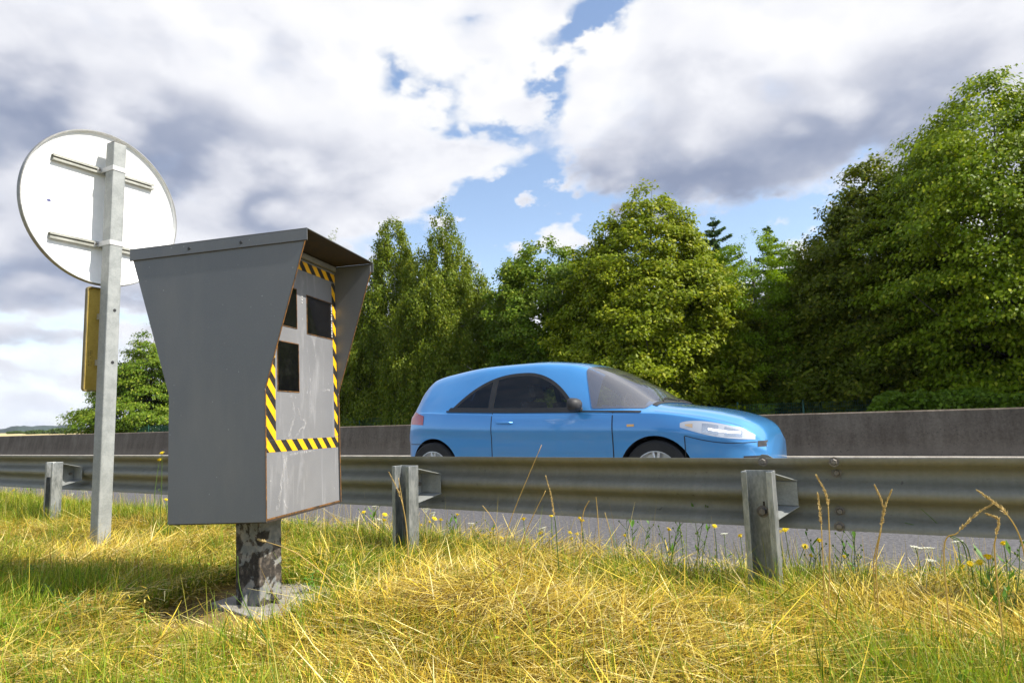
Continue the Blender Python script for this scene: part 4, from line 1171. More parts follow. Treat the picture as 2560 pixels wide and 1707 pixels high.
def conifer(name, label, px, y, h, r, seed, droop, gap=.34, ncol=conif, dens=1.7):
    rng = np.random.default_rng(seed)
    t = empty(name, (X_at(px, y), y, 0), label=label, cat='tree', group='trees beyond the road')
    tw = MB(); tw.tube([(0, 0, -.2), (.05, .03, h * .5), (0, 0, h)], [.16, .09, .012], 8)
    P_, T_ = [], []
    z = 1.2
    while z < h - .15:
        u = (z - 1.2) / (h - 1.2); ln = r * (1 - u) ** .8 + .12
        for k in range(int(5 + 3 * (1 - u))):
            a = rng.random() * 6.283; l = ln * rng.uniform(.6, 1.15); zz = z + rng.normal() * .08
            d = np.array([math.cos(a), math.sin(a), 0.0]); sd = np.array([-d[1], d[0], 0.0])
            pts = [d * l * q + np.array([0, 0, zz + l * (.18 * q - droop * q * q)]) for q in np.linspace(0, 1, 6)]
            tw.tube([tuple(p) for p in pts], [.022, .018, .014, .010, .007, .004], 4, False)
            n = int(150 * dens * max(.4, l))
            q = rng.random(n) ** .75; side = (rng.random(n) - .5) * 2 * .30 * l * (1 - q * .75)
            base = d[None] * (l * q)[:, None] + np.c_[np.zeros((n, 2)), zz + l * (.18 * q - droop * q * q)] + sd[None] * side[:, None]
            base[:, 2] -= np.abs(side) * .35 + rng.random(n) * .10
            P_.append(base); T_.append(d[None] * .8 + sd[None] * np.sign(side)[:, None] * .7 + np.array([0, 0, -.35]))
        z += gap * rng.uniform(.8, 1.2)
    q = rng.random(60)[:, None]; P_.append(np.c_[rng.normal(size=(60, 2)) * .05, h - .5 + .6 * q[:, 0]]); T_.append(np.tile([0, 0, 1.0], (60, 1)))
    p = np.concatenate(P_); tg = np.concatenate(T_); n = norm(rng.normal(size=p.shape) * .6 + np.array([0, 0, .8])); L = .17 * (.6 + .8 * rng.random(len(p)))
    v, f = leaf_quads(p, n, L, L * .34, rng, tang=tg)
    c = np.array(ncol[0]) * 2.1 * (.7 + .8 * rng.random((len(p), 1)))
    link('crown', big_mesh('crown', v, f, np.repeat(c, 4, 0)), M['leaf'], t)
    tw.build('trunk', M['bark'], t, smooth=True, fix=False)
conifer('larch_tree', 'dark conifer with feathery branches behind the right side of the yellow-green tree', 1815, 31.5, 10.0, 3.8, 25, -.12, .5)
conifer('spruce_tree', 'dark spruce tip standing behind the bright green tree', 1955, 35.0, 10.1, 3.2, 31, .10, .42)
conifer('spruce_tree', 'lower dark spruce beside the tall right trees', 2018, 35.5, 9.0, 3.2, 33, .12, .42)
# beyond the right edge of the picture the row goes on
tree('beech_tree', 'green tree next in the row beyond the tallest tree', X_at(2900, 27.5), 27.5, 11.5, ROUND, 3.4, cols=big, spray=True, flat=.24, csize=1.0, nclump=240, nleaf=26000, lsize=.2, seed=52, droop=.12, lumps=.2)
# dim undergrowth, added to close the foot of the row and block horizon light
def undergrowth():
    rng = np.random.default_rng(61); N = 52000
    x = rng.uniform(-38, 9, N); y = rng.uniform(29.5, 33.5, N)
    top = 1.0 + 2.6 * vnoise(x * .5 + 100, y * .5, 9)
    z = top * rng.random(N) ** .7 + .05
    pos = np.c_[x, y, z]; n = norm(rng.normal(size=(N, 3)) * .8 + np.array([0, -.2, .8])); L = .22 * (.7 + .6 * rng.random(N))
    v, f = leaf_quads(pos, n, L, L * .6, rng)
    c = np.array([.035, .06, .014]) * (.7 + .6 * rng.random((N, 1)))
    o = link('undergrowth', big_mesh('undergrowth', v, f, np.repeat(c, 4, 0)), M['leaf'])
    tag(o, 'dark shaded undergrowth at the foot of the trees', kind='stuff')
undergrowth()
def bush(name, label, x0, x1, y, ztop, seed, cols, n=9000, ls=.13, cat='bush', depth=.8):
    rng = np.random.default_rng(seed)
    x = rng.uniform(x0, x1, n); yy = y + rng.normal(size=n) * depth * .4
    prof = np.clip(np.minimum((x - x0), (x1 - x)) / .5, .15, 1) ** .6
    top = ztop * prof * (.72 + .38 * vnoise(x * 1.4 + 30, yy * .6 + 9, seed))
    z = top * (.25 + .75 * rng.random(n) ** .6)
    nn = norm(rng.normal(size=(n, 3)) * .7 + np.array([.1, -.35, .75])); L = ls * (.6 + .8 * rng.random(n))
    mx = (x0 + x1) / 2
    v, f = leaf_quads(np.c_[x - mx, yy - y, z], nn, L, L * .75, rng)
    a, b_ = np.array(cols[0]), np.array(cols[1]); k = rng.random((n, 1))
    o = link(name, big_mesh(name, v, f, np.repeat((a * (1 - k) + b_ * k) * (.75 + .5 * rng.random((n, 1))), 4, 0)), M['leaf'])
    o.location = (mx, y, 0)
    return tag(o, label, cat)
bush('ivy_hedge', 'low ivy-covered hedge along the foot of the tall right trees', -1.6, 5.2, 22.9, 1.40, 71, G((.085, .16, .008), (.14, .22, .015)), 24000, .12, 'hedge')
# far shrubs at the edge of the stubble field
for k, (px, D, w, h, lab) in enumerate(((92, 330, 9, 1.9, 'small round shrub far off in front of the blue hills, nearest the left edge'), (155, 300, 10, 2.4, 'wider pale green shrub far off beside the lone tree at left'), (38, 420, 8, 1.7, 'lowest far shrub on the field edge at the left edge of the photo'))):
    d = ray(px, 1085); d = d / math.hypot(d.x, d.y) * D
    rng = np.random.default_rng(80 + k); n = 1600
    p = norm(rng.normal(size=(n, 3))) * rng.random((n, 1)) ** .4 * np.array([w / 2, w / 2, h / 2]) + np.array([0, 0, h / 2])
    v, f = leaf_quads(p, norm(rng.normal(size=(n, 3)) + np.array([0, 0, .8])), .7 * (.6 + .8 * rng.random(n)), .5 * np.ones(n), rng)
    o = link('far_shrub', big_mesh('far_shrub', v, f, np.repeat(np.array([.075, .12, .03]) * (.7 + .6 * rng.random((n, 1))), 4, 0)), M['leaf'])
    o.location = (d.x, d.y, float(terrain_h(np.array(d.x), np.array(d.y))) - .3); tag(o, lab, 'shrub', 'far shrubs on the field edge')
# ------------------------------------------------------------------ green wire fence beyond the barrier
fe = empty('wire_fence', (-20, 25.6, 0), label='dark green welded wire fence with slim posts at the foot of the trees', cat='fence')
wm = MB(); x0, x1 = -46.0, 6.0
xw = x0
while xw < x1:
    wm.box(xw + 20 - .003, xw + 20 + .003, -.003, .003, .05, 1.17); xw += .07
for z in (.08, .25, .45, .65, .85, 1.0, 1.15): wm.box(x0 + 20, x1 + 20, .0035, .0085, z - .004, z + .004)
wm.build('wire_mesh', M['fence_green'], fe, fix=False)
k = -46.0
fp_x = sorted([X_at(1846, 25.6), X_at(2010, 25.6), X_at(340, 25.6), X_at(374, 25.6)] + [X_at(1846, 25.6) - 2.35 * q for q in range(1, 15)] + [X_at(2010, 25.6) + 2.3 * q for q in range(1, 4)])
for xx in fp_x:
    MB().box(xx + 20 - .03, xx + 20 + .03, -.066, -.006, -.2, 1.26).build('post', M['fence_green'], fe, bevel=.004)

# ------------------------------------------------------------------ the summer air: one even volume round the whole scene
hz = MB().box(-5200, 5200, -5200, 5200, -40, 140).build('haze', None)
hm = bpy.data.materials.new('haze'); hm.use_nodes = True
ht = NT(hm.node_tree); ho = ht.node('ShaderNodeOutputMaterial'); hv = ht.node('ShaderNodeVolumePrincipled')
hv.inputs['Color'].default_value = (.72, .82, 1.0, 1); hv.inputs['Density'].default_value = .00009
ht.l.new(hv.outputs[0], ho.inputs['Volume']); hz.data.materials.append(hm)
tag(hz, 'thin pale summer haze in the air over the fields', kind='stuff')
# ------------------------------------------------------------------ grass verge
def blades(rng, x, y, h0, L, az, tilt0, curl, wid, col, lev=4, roll=None):
    """curved tapering blades, one quad strip each"""
    N = len(x); th = tilt0.copy(); p = np.c_[x, y, h0]
    dirs = np.c_[np.cos(az), np.sin(az)]
    side_a = az + math.pi / 2 + (rng.normal(size=N) * .5 if roll is None else roll)
    sd = np.c_[np.cos(side_a), np.sin(side_a), np.zeros(N)]
    vs = []; step = L / (lev - 1)
    for k in range(lev):
        u = k / (lev - 1); w = wid * (1 - u ** 1.6 * .88) * .5
        vs += [p - sd * w[:, None], p + sd * w[:, None]]
        p = p + np.c_[dirs * np.sin(th)[:, None], np.cos(th)] * step[:, None]
        p[:, 2] = np.maximum(p[:, 2], ground_h(p[:, 0], p[:, 1]) + .004)
        th = th + curl / (lev - 1)
    V = np.stack(vs, 1).reshape(-1, 3)
    b = (np.arange(N) * lev * 2)[:, None]
    q = np.concatenate([b + np.array([2 * k, 2 * k + 1, 2 * k + 3, 2 * k + 2]) for k in range(lev - 1)], 1).reshape(-1, 4)
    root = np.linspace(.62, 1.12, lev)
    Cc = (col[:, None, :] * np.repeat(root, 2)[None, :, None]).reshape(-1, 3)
    return V, q, Cc
def scatter(rng, n, dens, xr=(-10.5, 2.2), yr=(.55, 4.6), clear=(.45, .36)):
    out = []
    while sum(len(o) for o in out) < n:
        x = rng.uniform(*xr, n * 2); y = rng.uniform(*yr, n * 2)
        # more blades near the camera, and only where the camera or a step aside could see them
        dist = np.hypot(x, y)
        vis = (y > .45 + np.maximum(0, .35 * (x + .6)) - 0) & (x > -2.6 * y - 1.8) & (x < .75 * y + .35)
        k = vis & (rng.random(n * 2) < np.clip(dens(x, y), 0, 1) * np.clip(2.6 / dist, .25, 1)) & (y < edge_y(x) + .0 + .06 * rng.normal(size=n * 2))
        # keep the slab and the poles clear
        sx, sy = x + 2.56, y - 1.93
        k &= ~((np.abs(sx * -.318 + sy * .948) < clear[0]) & (np.abs(sx * .954 + sy * .30) < clear[1]))
        out.append(np.c_[x, y][k])
    return np.concatenate(out)[:n].T
def greenness(x, y):
    """1 where living grass dominates: along the asphalt, round the posts, the near left corner"""
    n = vnoise(x * 1.1 + 11, y * 1.3 + 5, 21); n2 = vnoise(x * 3.2 + 40, y * 3.2 + 8, 22)
    g = .31 + np.exp(-(((x - .1) / .55) ** 2 + ((y - 1.75) / .5) ** 2)) * .4 + np.clip((y - 2.75) / .7, 0, 1) * .50 + np.clip((-x - 1.5 + (1.9 - y) * .5) / 1.2, 0, 1) * np.clip((2.05 - y) / .35, 0, 1) * .5
    g += np.exp(-(((x + 2.9) / .9) ** 2 + ((y - 2.85) / .5) ** 2)) * .45 + np.exp(-(((x + 7) / 2.2) ** 2 + ((y - 3.1) / .7) ** 2)) * .35
    return np.clip(g + (n - .5) * .75 + (n2 - .5) * .5, 0, 1)
def mixcol(rng, N, a): 
    a = np.array(a); i = rng.integers(0, len(a), N); j = rng.integers(0, len(a), N); k = rng.random((N, 1))
    return (a[i] * k + a[j] * (1 - k)) * (.55 + .75 * rng.random((N, 1)))
STRAW = [(.84, .65, .11), (.74, .55, .06), (.95, .83, .40), (.60, .41, .03), (.90, .75, .22), (.26, .17, .025), (.82, .66, .07), (.44, .29, .03)]
GREEN = [(.14, .27, .010), (.21, .34, .012), (.075, .165, .010), (.28, .38, .015), (.15, .29, .02)]
YGREEN = [(.34, .36, .04), (.40, .36, .06), (.28, .34, .035)]
def make_grass():
    rng = np.random.default_rng(101)
    # matted dead straw, combed in swirls
    N = 185000
    x, y = scatter(rng, N, lambda x, y: (1.08 - greenness(x, y)) * (.45 + .8 * vnoise(x * 2.2, y * 2.2, 33)), clear=(.36, .28))
    flow = vnoise(x * .9 + 3, y * .9 + 60, 31) * 6.3 * 1.3 + rng.normal(size=N) * 1.15
    L = rng.gamma(4, .031, N) + .03
    L *= np.clip((np.hypot(x + 2.58, y - 1.95) - .30) / .35, .3, 1)
    pile = .004 + rng.random(N) ** 1.8 * .10 * (.35 + 1.1 * vnoise(x * 1.8 + 9, y * 1.8, 34))
    th = np.clip(rng.normal(1.43, .20, N), .5, 1.75); curl = rng.normal(.12, .25, N)
    wid = rng.uniform(.0024, .0066, N)
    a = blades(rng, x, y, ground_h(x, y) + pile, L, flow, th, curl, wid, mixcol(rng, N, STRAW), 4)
    # chaff and short broken straw lying on the soil and on the slab
    Nc = 26000
    cx = rng.uniform(-5.5, 1.6, Nc); cy = rng.uniform(.8, 3.6, Nc); near_ = rng.random(Nc) < .22
    cx[near_] = rng.normal(-2.55, .35, near_.sum()); cy[near_] = rng.normal(1.95, .28, near_.sum())
    sx, sy = cx + 2.66, cy - 2.02; on = (np.abs(sx * -.318 + sy * .948) < .36) & (np.abs(sx * .954 + sy * .30) < .26)
    keep = ~on | (rng.random(Nc) < .12); cx, cy, on = cx[keep], cy[keep], on[keep]; Nc = len(cx)
    ch = blades(rng, cx, cy, np.where(on, .05, ground_h(cx, cy) + .006 + rng.random(Nc) * .012), rng.uniform(.02, .07, Nc), rng.random(Nc) * 6.28, np.full(Nc, 1.55), rng.normal(0, .1, Nc), rng.uniform(.002, .005, Nc), mixcol(rng, Nc, STRAW), 3)
    # straw stubs and bent stalks that still stand
    N2 = 46000
    x, y = scatter(rng, N2, lambda x, y: .35 + .65 * vnoise(x * 1.6 + 30, y * 1.6, 36))
    L = rng.gamma(4, .021, N2) + .03
    L *= np.clip(.4 + (edge_y(x) - y) / .5, .4, 1)
    b = blades(rng, x, y, ground_h(x, y) - .005, L, rng.random(N2) * 6.28, np.abs(rng.normal(.6, .35, N2)), rng.normal(.35, .5, N2), rng.uniform(.0018, .004, N2), mixcol(rng, N2, STRAW + YGREEN), 4)
    # thin dry stems that still stand, most of them along the asphalt
    N5 = 4200
    x, y = scatter(rng, N5, lambda x, y: .12 + .9 * np.clip((y - 2.6) / .8, 0, 1))
    L = rng.gamma(5, .030, N5) + .06
    d = blades(rng, x, y, ground_h(x, y) - .005, L, rng.random(N5) * 6.28, np.abs(rng.normal(.12, .14, N5)), rng.normal(.2, .3, N5), rng.uniform(.0016, .0030, N5), mixcol(rng, N5, STRAW + [(.30, .16, .05), (.22, .26, .04)]), 4)
    V, F, K, o_ = [], [], [], 0
    for part in (a, b, d, ch):
        V.append(part[0]); F.append(part[1] + o_); K.append(part[2]); o_ += len(part[0])
    V, F, K = np.concatenate(V), np.concatenate(F), np.concatenate(K)
    tag(link('dry_grass', big_mesh('dry_grass', V, F, K), M['straw'], smooth=True), 'matted golden dead straw covering the verge in front of the guardrail', kind='stuff')
    # living blades
    N3 = 125000
    x, y = scatter(rng, N3, lambda x, y: greenness(x, y) ** 1.3 * (.4 + .8 * vnoise(x * 2.7 + 70, y * 2.7, 38)))
    tall = np.clip((y - 2.5) / .9, 0, 1) * .055 + .0 * x
    near = np.clip((2.4 - y) / .6, 0, 1) * .035
    L = (rng.gamma(3, .022, N3) + .025 + tall * .5 + near) * np.clip(.36 + (edge_y(x) - y) / .55, .36, 1) * (.6 + .8 * vnoise(x * 2 + 3, y * 2 + 3, 39))
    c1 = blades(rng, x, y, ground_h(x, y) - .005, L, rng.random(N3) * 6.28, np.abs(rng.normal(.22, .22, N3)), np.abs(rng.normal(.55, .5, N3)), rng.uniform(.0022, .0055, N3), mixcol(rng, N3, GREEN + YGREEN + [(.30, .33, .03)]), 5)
    tag(link('grass', big_mesh('grass', c1[0], c1[1], c1[2]), M['grass'], smooth=True), 'living green grass blades growing through the straw and along the asphalt', kind='stuff')
    # tussocks: bunches of blades that spring from one foot and arch outward
    T = 950
    x, y = scatter(rng, T, lambda x, y: .3 + .7 * greenness(x, y))
    gr = greenness(x, y); isg = rng.random(T) < np.clip(gr * 1.5, .2, .97)
    cnt = rng.integers(26, 90, T); idx = np.repeat(np.arange(T), cnt); Nt = len(idx)
    rr = np.abs(rng.normal(size=Nt)) * .022; aa = rng.random(Nt) * 6.283
    bx, by = x[idx] + np.cos(aa) * rr, y[idx] + np.sin(aa) * rr
    hL = np.where(isg, rng.uniform(.10, .20, T), rng.uniform(.10, .20, T)) * np.where(y > 2.9, 1.1, .95)
    L = hL[idx] * rng.uniform(.5, 1.25, Nt)
    tc = np.where(isg[idx][:, None], mixcol(rng, Nt, GREEN + GREEN + YGREEN), mixcol(rng, Nt, STRAW + YGREEN))
    L *= np.clip(.35 + (edge_y(bx) - by) / .55, .35, 1)
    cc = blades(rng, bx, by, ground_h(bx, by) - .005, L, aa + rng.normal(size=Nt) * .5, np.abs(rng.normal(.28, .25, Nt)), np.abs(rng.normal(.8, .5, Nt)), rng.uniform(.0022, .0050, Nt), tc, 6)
    tag(link('grass_tussocks', big_mesh('grass_tussocks', cc[0], cc[1], cc[2]), M['grass'], smooth=True), 'arching bunches of green and straw-coloured grass scattered over the verge', kind='stuff')
    # low leafy ground cover at the foot of the blades
    N4 = 26000
    x, y = scatter(rng, N4, lambda x, y: greenness(x, y) ** 2)
    n = norm(rng.normal(size=(N4, 3)) * .5 + np.array([0, 0, 1])); Lf = rng.uniform(.010, .026, N4)
    v, f = leaf_quads(np.c_[x, y, ground_h(x, y) + .01 + rng.random(N4) ** 2 * .09], n, Lf, Lf * .6, rng)
    tag(link('ground_cover', big_mesh('ground_cover', v, f, np.repeat(mixcol(rng, N4, GREEN), 4, 0)), M['grass']), 'tiny green leaves low between the grass blades', kind='stuff')
make_grass()
# ------------------------------------------------------------------ single plants one can point at
ZG = lambda x, y: float(ground_h(np.array(float(x)), np.array(float(y))))
def bent(p0, p1, sag, n=7):
    p0, p1 = Vector(p0), Vector(p1); side = Vector((random.uniform(-1, 1), random.uniform(-1, 1), 0)) * .02
    return [p0.lerp(p1, i / (n - 1)) + side * math.sin(math.pi * i / (n - 1)) + Vector((0, 0, sag * math.sin(math.pi * i / (n - 1)))) for i in range(n)]
ORD = ['first', 'second', 'third', 'fourth', 'fifth', 'sixth', 'seventh', 'eighth', 'ninth', 'tenth', 'eleventh', 'twelfth', 'thirteenth', 'fourteenth', 'fifteenth', 'sixteenth', 'seventeenth', 'eighteenth', 'nineteenth', 'twentieth', 'twenty-first', 'twenty-second', 'twenty-third', 'twenty-fourth', 'twenty-fifth', 'twenty-sixth']
def zone(px):
    if px < 420: return 'left of the speed camera'
    if px < 1016: return 'between the speed camera and middle guardrail post'
    if px < 1890: return 'between the middle and right guardrail posts'
    return 'right of the right guardrail post'
def flower_head(kind, r):
    mb = MB()
    if kind == 'yellow':
        k = 13
        for ring, (rr, zz) in enumerate(((r, .000), (r * .66, .004))):
            for i in range(k):
                a = 2 * math.pi * (i + .5 * ring) / k; w = 2.2 * r / k
                ca, sa = math.cos(a), math.sin(a)
                p = [(.12 * rr, -w * .4, zz), (.7 * rr, -w * .6, zz + .003), (rr, 0, zz + .001), (.7 * rr, w * .6, zz + .003), (.12 * rr, w * .4, zz)]
                mb.add([(q[0] * ca - q[1] * sa, q[0] * sa + q[1] * ca, q[2]) for q in p], [(0, 1, 2, 3, 4)])
        mb.lathe([(0, -.008), (r * .3, -.006), (r * .36, .002), (r * .2, .006), (0, .007)], 2, (0, 0, 0), 8)
    else:
        for i in range(16):
            a = i * 2.4; q = r * math.sqrt((i + .3) / 16); c = (q * math.cos(a), q * math.sin(a), .004 - .1 * q)
            mb.lathe([(0, -.002), (r * .16, 0), (r * .2, .002), (0, .004)], 2, c, 6)
            mb.tube([(0, 0, -.022), (c[0], c[1], c[2] - .001)], [.0007, .0005], 3, False)
    return mb
yel = [(906, 1320), (909, 1280), (962, 1286), (960, 1300), (1053, 1312), (1074, 1304), (1086, 1296), (1102, 1299), (1143, 1286), (1232, 1322), (1227, 1332), (1209, 1339), (1254, 1345), (1309, 1297), (1351, 1332), (1378, 1289), (1425, 1331), (1429, 1347), (1443, 1334), (1449, 1294), (1455, 1301), (1562, 1338), (1672, 1323), (1698, 1301),
       (1786, 1315), (1963, 1324), (1946, 1330), (2012, 1366), (2048, 1351), (2028, 1388), (2110, 1391), (2184, 1439), (2406, 1416), (2425, 1409), (2450, 1406), (2470, 1392), (2509, 1358), (1851, 1339), (40, 1213), (34, 1225), (55, 1207), (9, 1231), (399, 1149), (415, 1249), (405, 1132)]
whi = [(1066, 1273), (1082, 1283), (938, 1266), (948, 1299), (894, 1296), (1178, 1309), (1357, 1321), (1811, 1335), (2319, 1371), (2394, 1355), (2289, 1369), (2224, 1437), (2326, 1402), (180, 1234), (208, 1227), (230, 1250)]
def plant_flowers(pts, kind, what, group, rsz):
    order = {}
    for p in sorted(pts):
        order.setdefault(zone(p[0]), []).append(p)
    heads = [flower_head(kind, rsz * s).build('flower_head', M['petal_yellow' if kind == 'yellow' else 'petal_white'], None, fix=False) for s in (.85, 1.0, 1.2)]
    for hh in heads: C.objects.unlink(hh)
    for z, ps in order.items():
        for i, (px, py) in enumerate(ps):
            yd = 3.35 + .5 * ((px * 37 + py * 11) % 100) / 100 if px > 420 else 3.5 + .8 * ((px * 37 + py) % 100) / 100
            if px in (399, 415, 405): yd = 2.75
            if px > 1950: yd = 3.15 + .45 * ((px * 37 + py * 11) % 100) / 100
            h = at(px, py, yd)
            t = empty('yellow_flower' if kind == 'yellow' else 'white_flower', (h.x, h.y, ZG(h.x, h.y)), cat='flower', group=group,
                      label=f'{what}, {ORD[i]} from the left {z}')
            top = Vector((0, 0, h.z - t.location.z)); foot = Vector((random.uniform(-.03, .03), random.uniform(-.03, .03), -.01))
            st = MB().tube(bent(foot, top, 0), [.0022] * 5 + [.0017] * 2, 5)
            for q in range(3):
                u = random.uniform(.15, .7); c = foot.lerp(top, u); a = random.random() * 6.28; ll = .05 * (1.2 - u)
                e = c + Vector((math.cos(a) * ll, math.sin(a) * ll, ll * .5)); w = Vector((-math.sin(a), math.cos(a), 0)) * ll * .13
                m_ = c.lerp(e, .5) + Vector((0, 0, .006))
                st.add([c, m_ - w, e, m_ + w], [(0, 1, 2, 3)])
            st.build('stem', M['stem_green'], t, fix=False)
            o = heads[(i * 7 + px) % 3].copy(); C.objects.link(o); o.parent = t
            o.location = top; o.rotation_euler = (random.uniform(.2, .9), random.uniform(-.5, .5), random.random() * 6) if kind == 'yellow' else (random.uniform(0, .3), random.uniform(-.2, .2), random.random() * 6)
plant_flowers(yel, 'yellow', 'yellow flower', 'yellow flowers in the grass along the road', .019)
plant_flowers(whi, 'white', 'flat white flower', 'white flowers in the grass along the road', .022)
# tall dry stalks, some with seed heads: photo points from root to tip, distance, seed head share, description
stalks = [
 ([(2068, 1590), (2074, 1420), (2072, 1300), (2066, 1240), (2043, 1192)], 2.55, .32, 'tall straw stalk with drooping seed head, first right of the right post'),
 ([(2062, 1520), (2058, 1400), (2052, 1300), (2045, 1238)], 2.6, .3, 'thinner straw stalk leaning beside the tall seed-headed stalk right of the right post'),
 ([(2184, 1420), (2200, 1330), (2212, 1270), (2227, 1229)], 2.75, .45, 'forked dry grass head, right arm of the V, against the guardrail'),
 ([(2190, 1420), (2203, 1320), (2208, 1268), (2189, 1218)], 2.75, .4, 'forked dry grass head, left arm of the V, against the guardrail'),
 ([(2566, 1420), (2545, 1330), (2505, 1272), (2450, 1230)], 2.4, .35, 'arching dry grass with feathery head near the right edge of the photo'),
 ([(2360, 1375), (2395, 1330), (2440, 1285), (2476, 1263)], 2.6, .5, 'dry grass stalk slanting up to the right, near the right edge'),
 ([(2488, 1400), (2490, 1340), (2496, 1300), (2470, 1285)], 2.5, .5, 'small nodding dry grass head under the feathery one near the right edge'),
 ([(1238, 1455), (1262, 1360), (1282, 1284), (1354, 1112)], 2.5, 0, 'longest bare straw, leaning right in front of the blue car'),
 ([(1306, 1360), (1364, 1226)], 2.6, 0, 'bare straw leaning right, second after the longest one'),
 ([(1391, 1335), (1386, 1290), (1378, 1240), (1366, 1195)], 2.75, .5, 'slim green-stemmed grass with pale seed head in front of the guardrail middle'),
 ([(1016, 1325), (1008, 1270), (996, 1228), (974, 1183)], 2.72, .4, 'bent dry grass leaning across the middle guardrail post'),
 ([(1017, 1325), (1007, 1260), (996, 1194)], 2.7, 0, 'straight straw standing in front of the middle guardrail post'),
 ([(1446, 1500), (1450, 1400), (1457, 1290), (1473, 1251)], 2.45, 0, 'kinked straw with a bent tip between the middle and right posts'),
 ([(1494, 1286), (1490, 1242)], 3.1, 0, 'short straw tip sticking up just right of the kinked straw'),
 ([(1530, 1352), (1512, 1280)], 3.0, 0, 'short straw leaning left, nearest to the right guardrail post'),
 ([(1243, 1330), (1228, 1292), (1206, 1263)], 2.9, 0, 'short bent straw left of the longest leaning straw'),
 ([(830, 1460), (760, 1395), (715, 1370), (650, 1349)], 2.0, .12, 'long straw lying across the pole of the speed camera'),
 ([(740, 1700), (640, 1560), (600, 1470), (594, 1390)], 1.55, 0, 'green blade curving up in front of the speed camera pole'),
 ([(2420, 1372), (2377, 1342), (2340, 1305), (2303, 1272)], 3.3, 0, 'bright green blade leaning left before the guardrail near the right edge'),
 ([(2410, 1365), (2360, 1335), (2310, 1318), (2262, 1306)], 3.3, 0, 'lower flat green blade reaching left before the guardrail near the right edge'),
 ([(1050, 1700), (1110, 1600), (1200, 1460), (1290, 1390)], 1.75, 0, 'pale straw slanting over the mat at the bottom middle of the photo'),
]
def one_stalk(pts, yd, share, lab):
    ps = [at(px, py, yd - .03 * k) for k, (px, py) in enumerate(pts)]
    b = ps[0]; zg = ZG(b.x, b.y)
    root = Vector((b.x + (b.x - ps[1].x) * .12, b.y + .02, min(zg, b.z)))
    t = empty('grass_stalk', root, label=lab, cat='grass stalk', group='tall single grass stalks')
    path = [(Vector(q) - root) for q in [root] + ps]
    cv = catmull([tuple(q) for q in path], 6)
    green = 'green' in lab
    n = len(cv); cut_i = int(n * (1 - share))
    MB().tube(cv[:cut_i + 1] if share else cv, [.0026 * (1 - .5 * i / n) for i in range(cut_i + 1 if share else n)], 5).build('stem', M['stem_green' if green else 'stem_straw'], t, smooth=True, fix=False)
    if share:
        mb = MB(); part = [Vector(q) for q in cv[cut_i:]]
        mb.tube(part, [.0013] * len(part), 4)
        for i in range(120):
            u = random.random() * (len(part) - 1); k = min(int(u), len(part) - 2); c = part[k].lerp(part[k + 1], u - k)
            ax = (part[k + 1] - part[k]).normalized(); sd = Vector((random.gauss(0, 1), random.gauss(0, 1), random.gauss(0, 1))); sd = (sd - ax * sd.dot(ax)).normalized()
            e = c + ax * random.uniform(.008, .018) + sd * random.uniform(.002, .0085) * (1.25 - u / len(part)); w = ax.cross(sd) * .0022
            m_ = c.lerp(e, .6)
            mb.add([c, m_ - w, e, m_ + w], [(0, 1, 2, 3)])
        mb.build('seed_head', M['seed_head'], t, fix=False)
for a in stalks: one_stalk(*a)
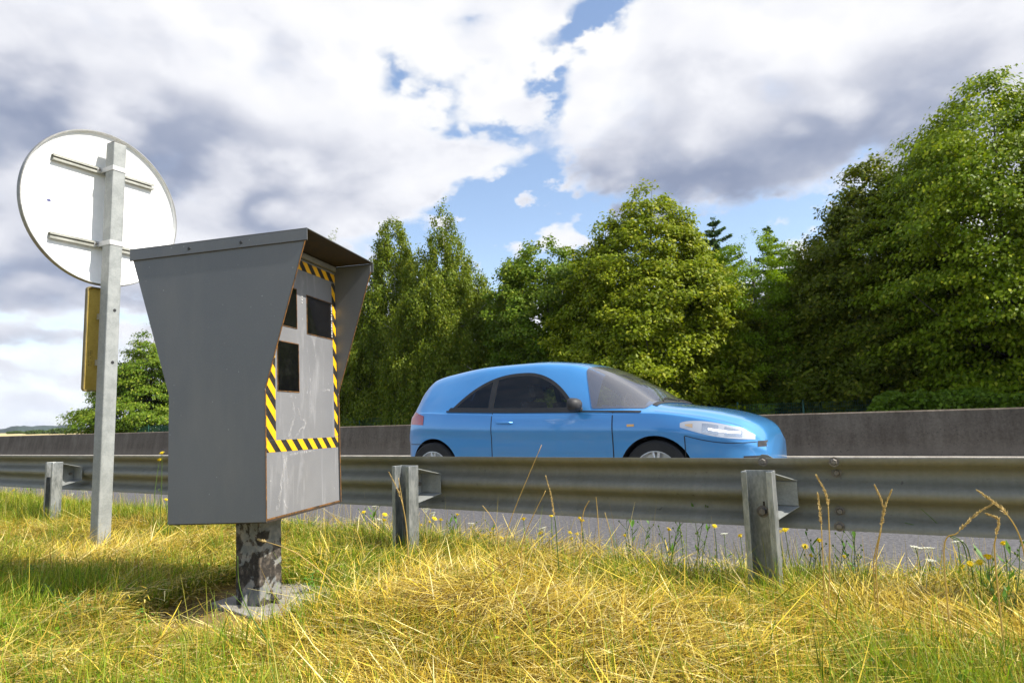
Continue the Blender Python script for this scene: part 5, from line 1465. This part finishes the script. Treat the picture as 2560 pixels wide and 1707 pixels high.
# leafy weeds
weeds = [(62, 1500, 1.75, .10, 'nettle-like leafy weed in the straw nearest the left edge'), (185, 1640, 1.45, .11, 'leafy green weed at the bottom left, in front of the sign post'),
         (120, 1560, 1.6, .09, 'small leafy weed between the two bigger weeds at lower left'), (786, 1505, 2.3, .08, 'tiny leafy weed growing beside the concrete slab'),
         (345, 1600, 1.5, .10, 'leafy weed in the shade left of the concrete slab'), (1080, 1395, 2.5, .08, 'small dark weed in the straw right of the speed camera'), (1180, 1440, 2.3, .07, 'low weed in the straw below the longest leaning straw')]
for px, py, yd, h, lab in weeds:
    c = at(px, py, yd); zg = ZG(c.x, c.y)
    t = empty('leafy_weed', (c.x, c.y, zg), label=lab, cat='weed', group='leafy weeds in the straw')
    lf = MB(); stm = MB()
    for s_ in range(4):
        a0 = random.random() * 6.28; top = Vector((math.cos(a0) * h * .5, math.sin(a0) * h * .5, h * random.uniform(.8, 1.35)))
        stm.tube(bent((0, 0, -.01), top, .01), .0016, 4)
        for q in range(8):
            u = .25 + .75 * q / 7; b0 = top * u; a = q * 1.57 + random.uniform(-.3, .3) + a0; ll = random.uniform(.026, .042) * (1.15 - .4 * u)
            d = Vector((math.cos(a), math.sin(a), random.uniform(-.1, .4))); w = Vector((-math.sin(a), math.cos(a), 0)) * ll * .3
            p1 = b0 + d * ll * .45 + Vector((0, 0, .004)); e = b0 + d * ll - Vector((0, 0, .004))
            lf.add([b0, p1 - w, e, p1 + w, p1], [(0, 1, 4), (1, 2, 4), (2, 3, 4), (3, 0, 4)])
    lf.build('leaves', M['weed_leaf'], t, fix=False); stm.build('stem', M['stem_green'], t, fix=False)

# slim branching wild plants, dark green with small buds
forbs = [(1735, 1245, 3.25, 'tall dark branching wild plant just left of the right guardrail post'), (1660, 1290, 3.3, 'slim wild plant with buds, second to the left of the right post'), (1590, 1290, 3.3, 'short wild plant with tiny buds midway between the posts'),
         (2050, 1330, 3.2, 'bushy wild plant with red-brown tops right of the right post'), (2130, 1300, 3.3, 'wild plant with a dark stem between the two seed-headed grasses'), (2470, 1330, 2.95, 'dark-stemmed wild plant under the arching grass near the right edge'),
         (1130, 1290, 3.5, 'wild plant with small buds right of the middle guardrail post'), (925, 1270, 3.5, 'wild plant with small buds left of the middle guardrail post'), (1200, 1310, 3.4, 'low wild plant below the short bent straw'), (80, 1215, 3.9, 'wild plant with buds between the left edge and the left guardrail post')]
for px, py, yd, lab in forbs:
    c = at(px, py, yd); zg = ZG(c.x, c.y); H_ = max(.12, c.z - zg)
    t = empty('wild_plant', (c.x, c.y, zg), label=lab, cat='wild plant', group='wild plants along the asphalt')
    stm = MB(); lf = MB()
    for q in range(3):
        lean = Vector((random.uniform(-.09, .09), random.uniform(-.05, .05), 0)); hh = H_ * random.uniform(.7, 1.0)
        path = bent((random.uniform(-.02, .02), 0, -.01), lean + Vector((0, 0, hh)), 0, 8)
        stm.tube(path, [.0024 - .0002 * i for i in range(8)], 5)
        for k in range(3, 8):
            b0 = path[k]
            for rep in range(2):
                a = random.random() * 6.28; l = random.uniform(.02, .07); e = b0 + Vector((math.cos(a) * l * .7, math.sin(a) * l * .7, l * .8))
                if random.random() < .6:
                    stm.tube([b0, e], [.0013, .0009], 4); stm.lathe([(0, -.004), (.0042, 0), (.003, .005), (0, .007)], 2, tuple(e), 6)
                else:
                    w = Vector((-math.sin(a), math.cos(a), 0)) * l * .14; m_ = b0.lerp(e, .5)
                    lf.add([b0, m_ - w, e, m_ + w], [(0, 1, 2, 3)])
    stm.build('stem', M['stem_green'], t, fix=False)
    if lf.v: lf.build('leaves', M['weed_leaf'], t, fix=False)
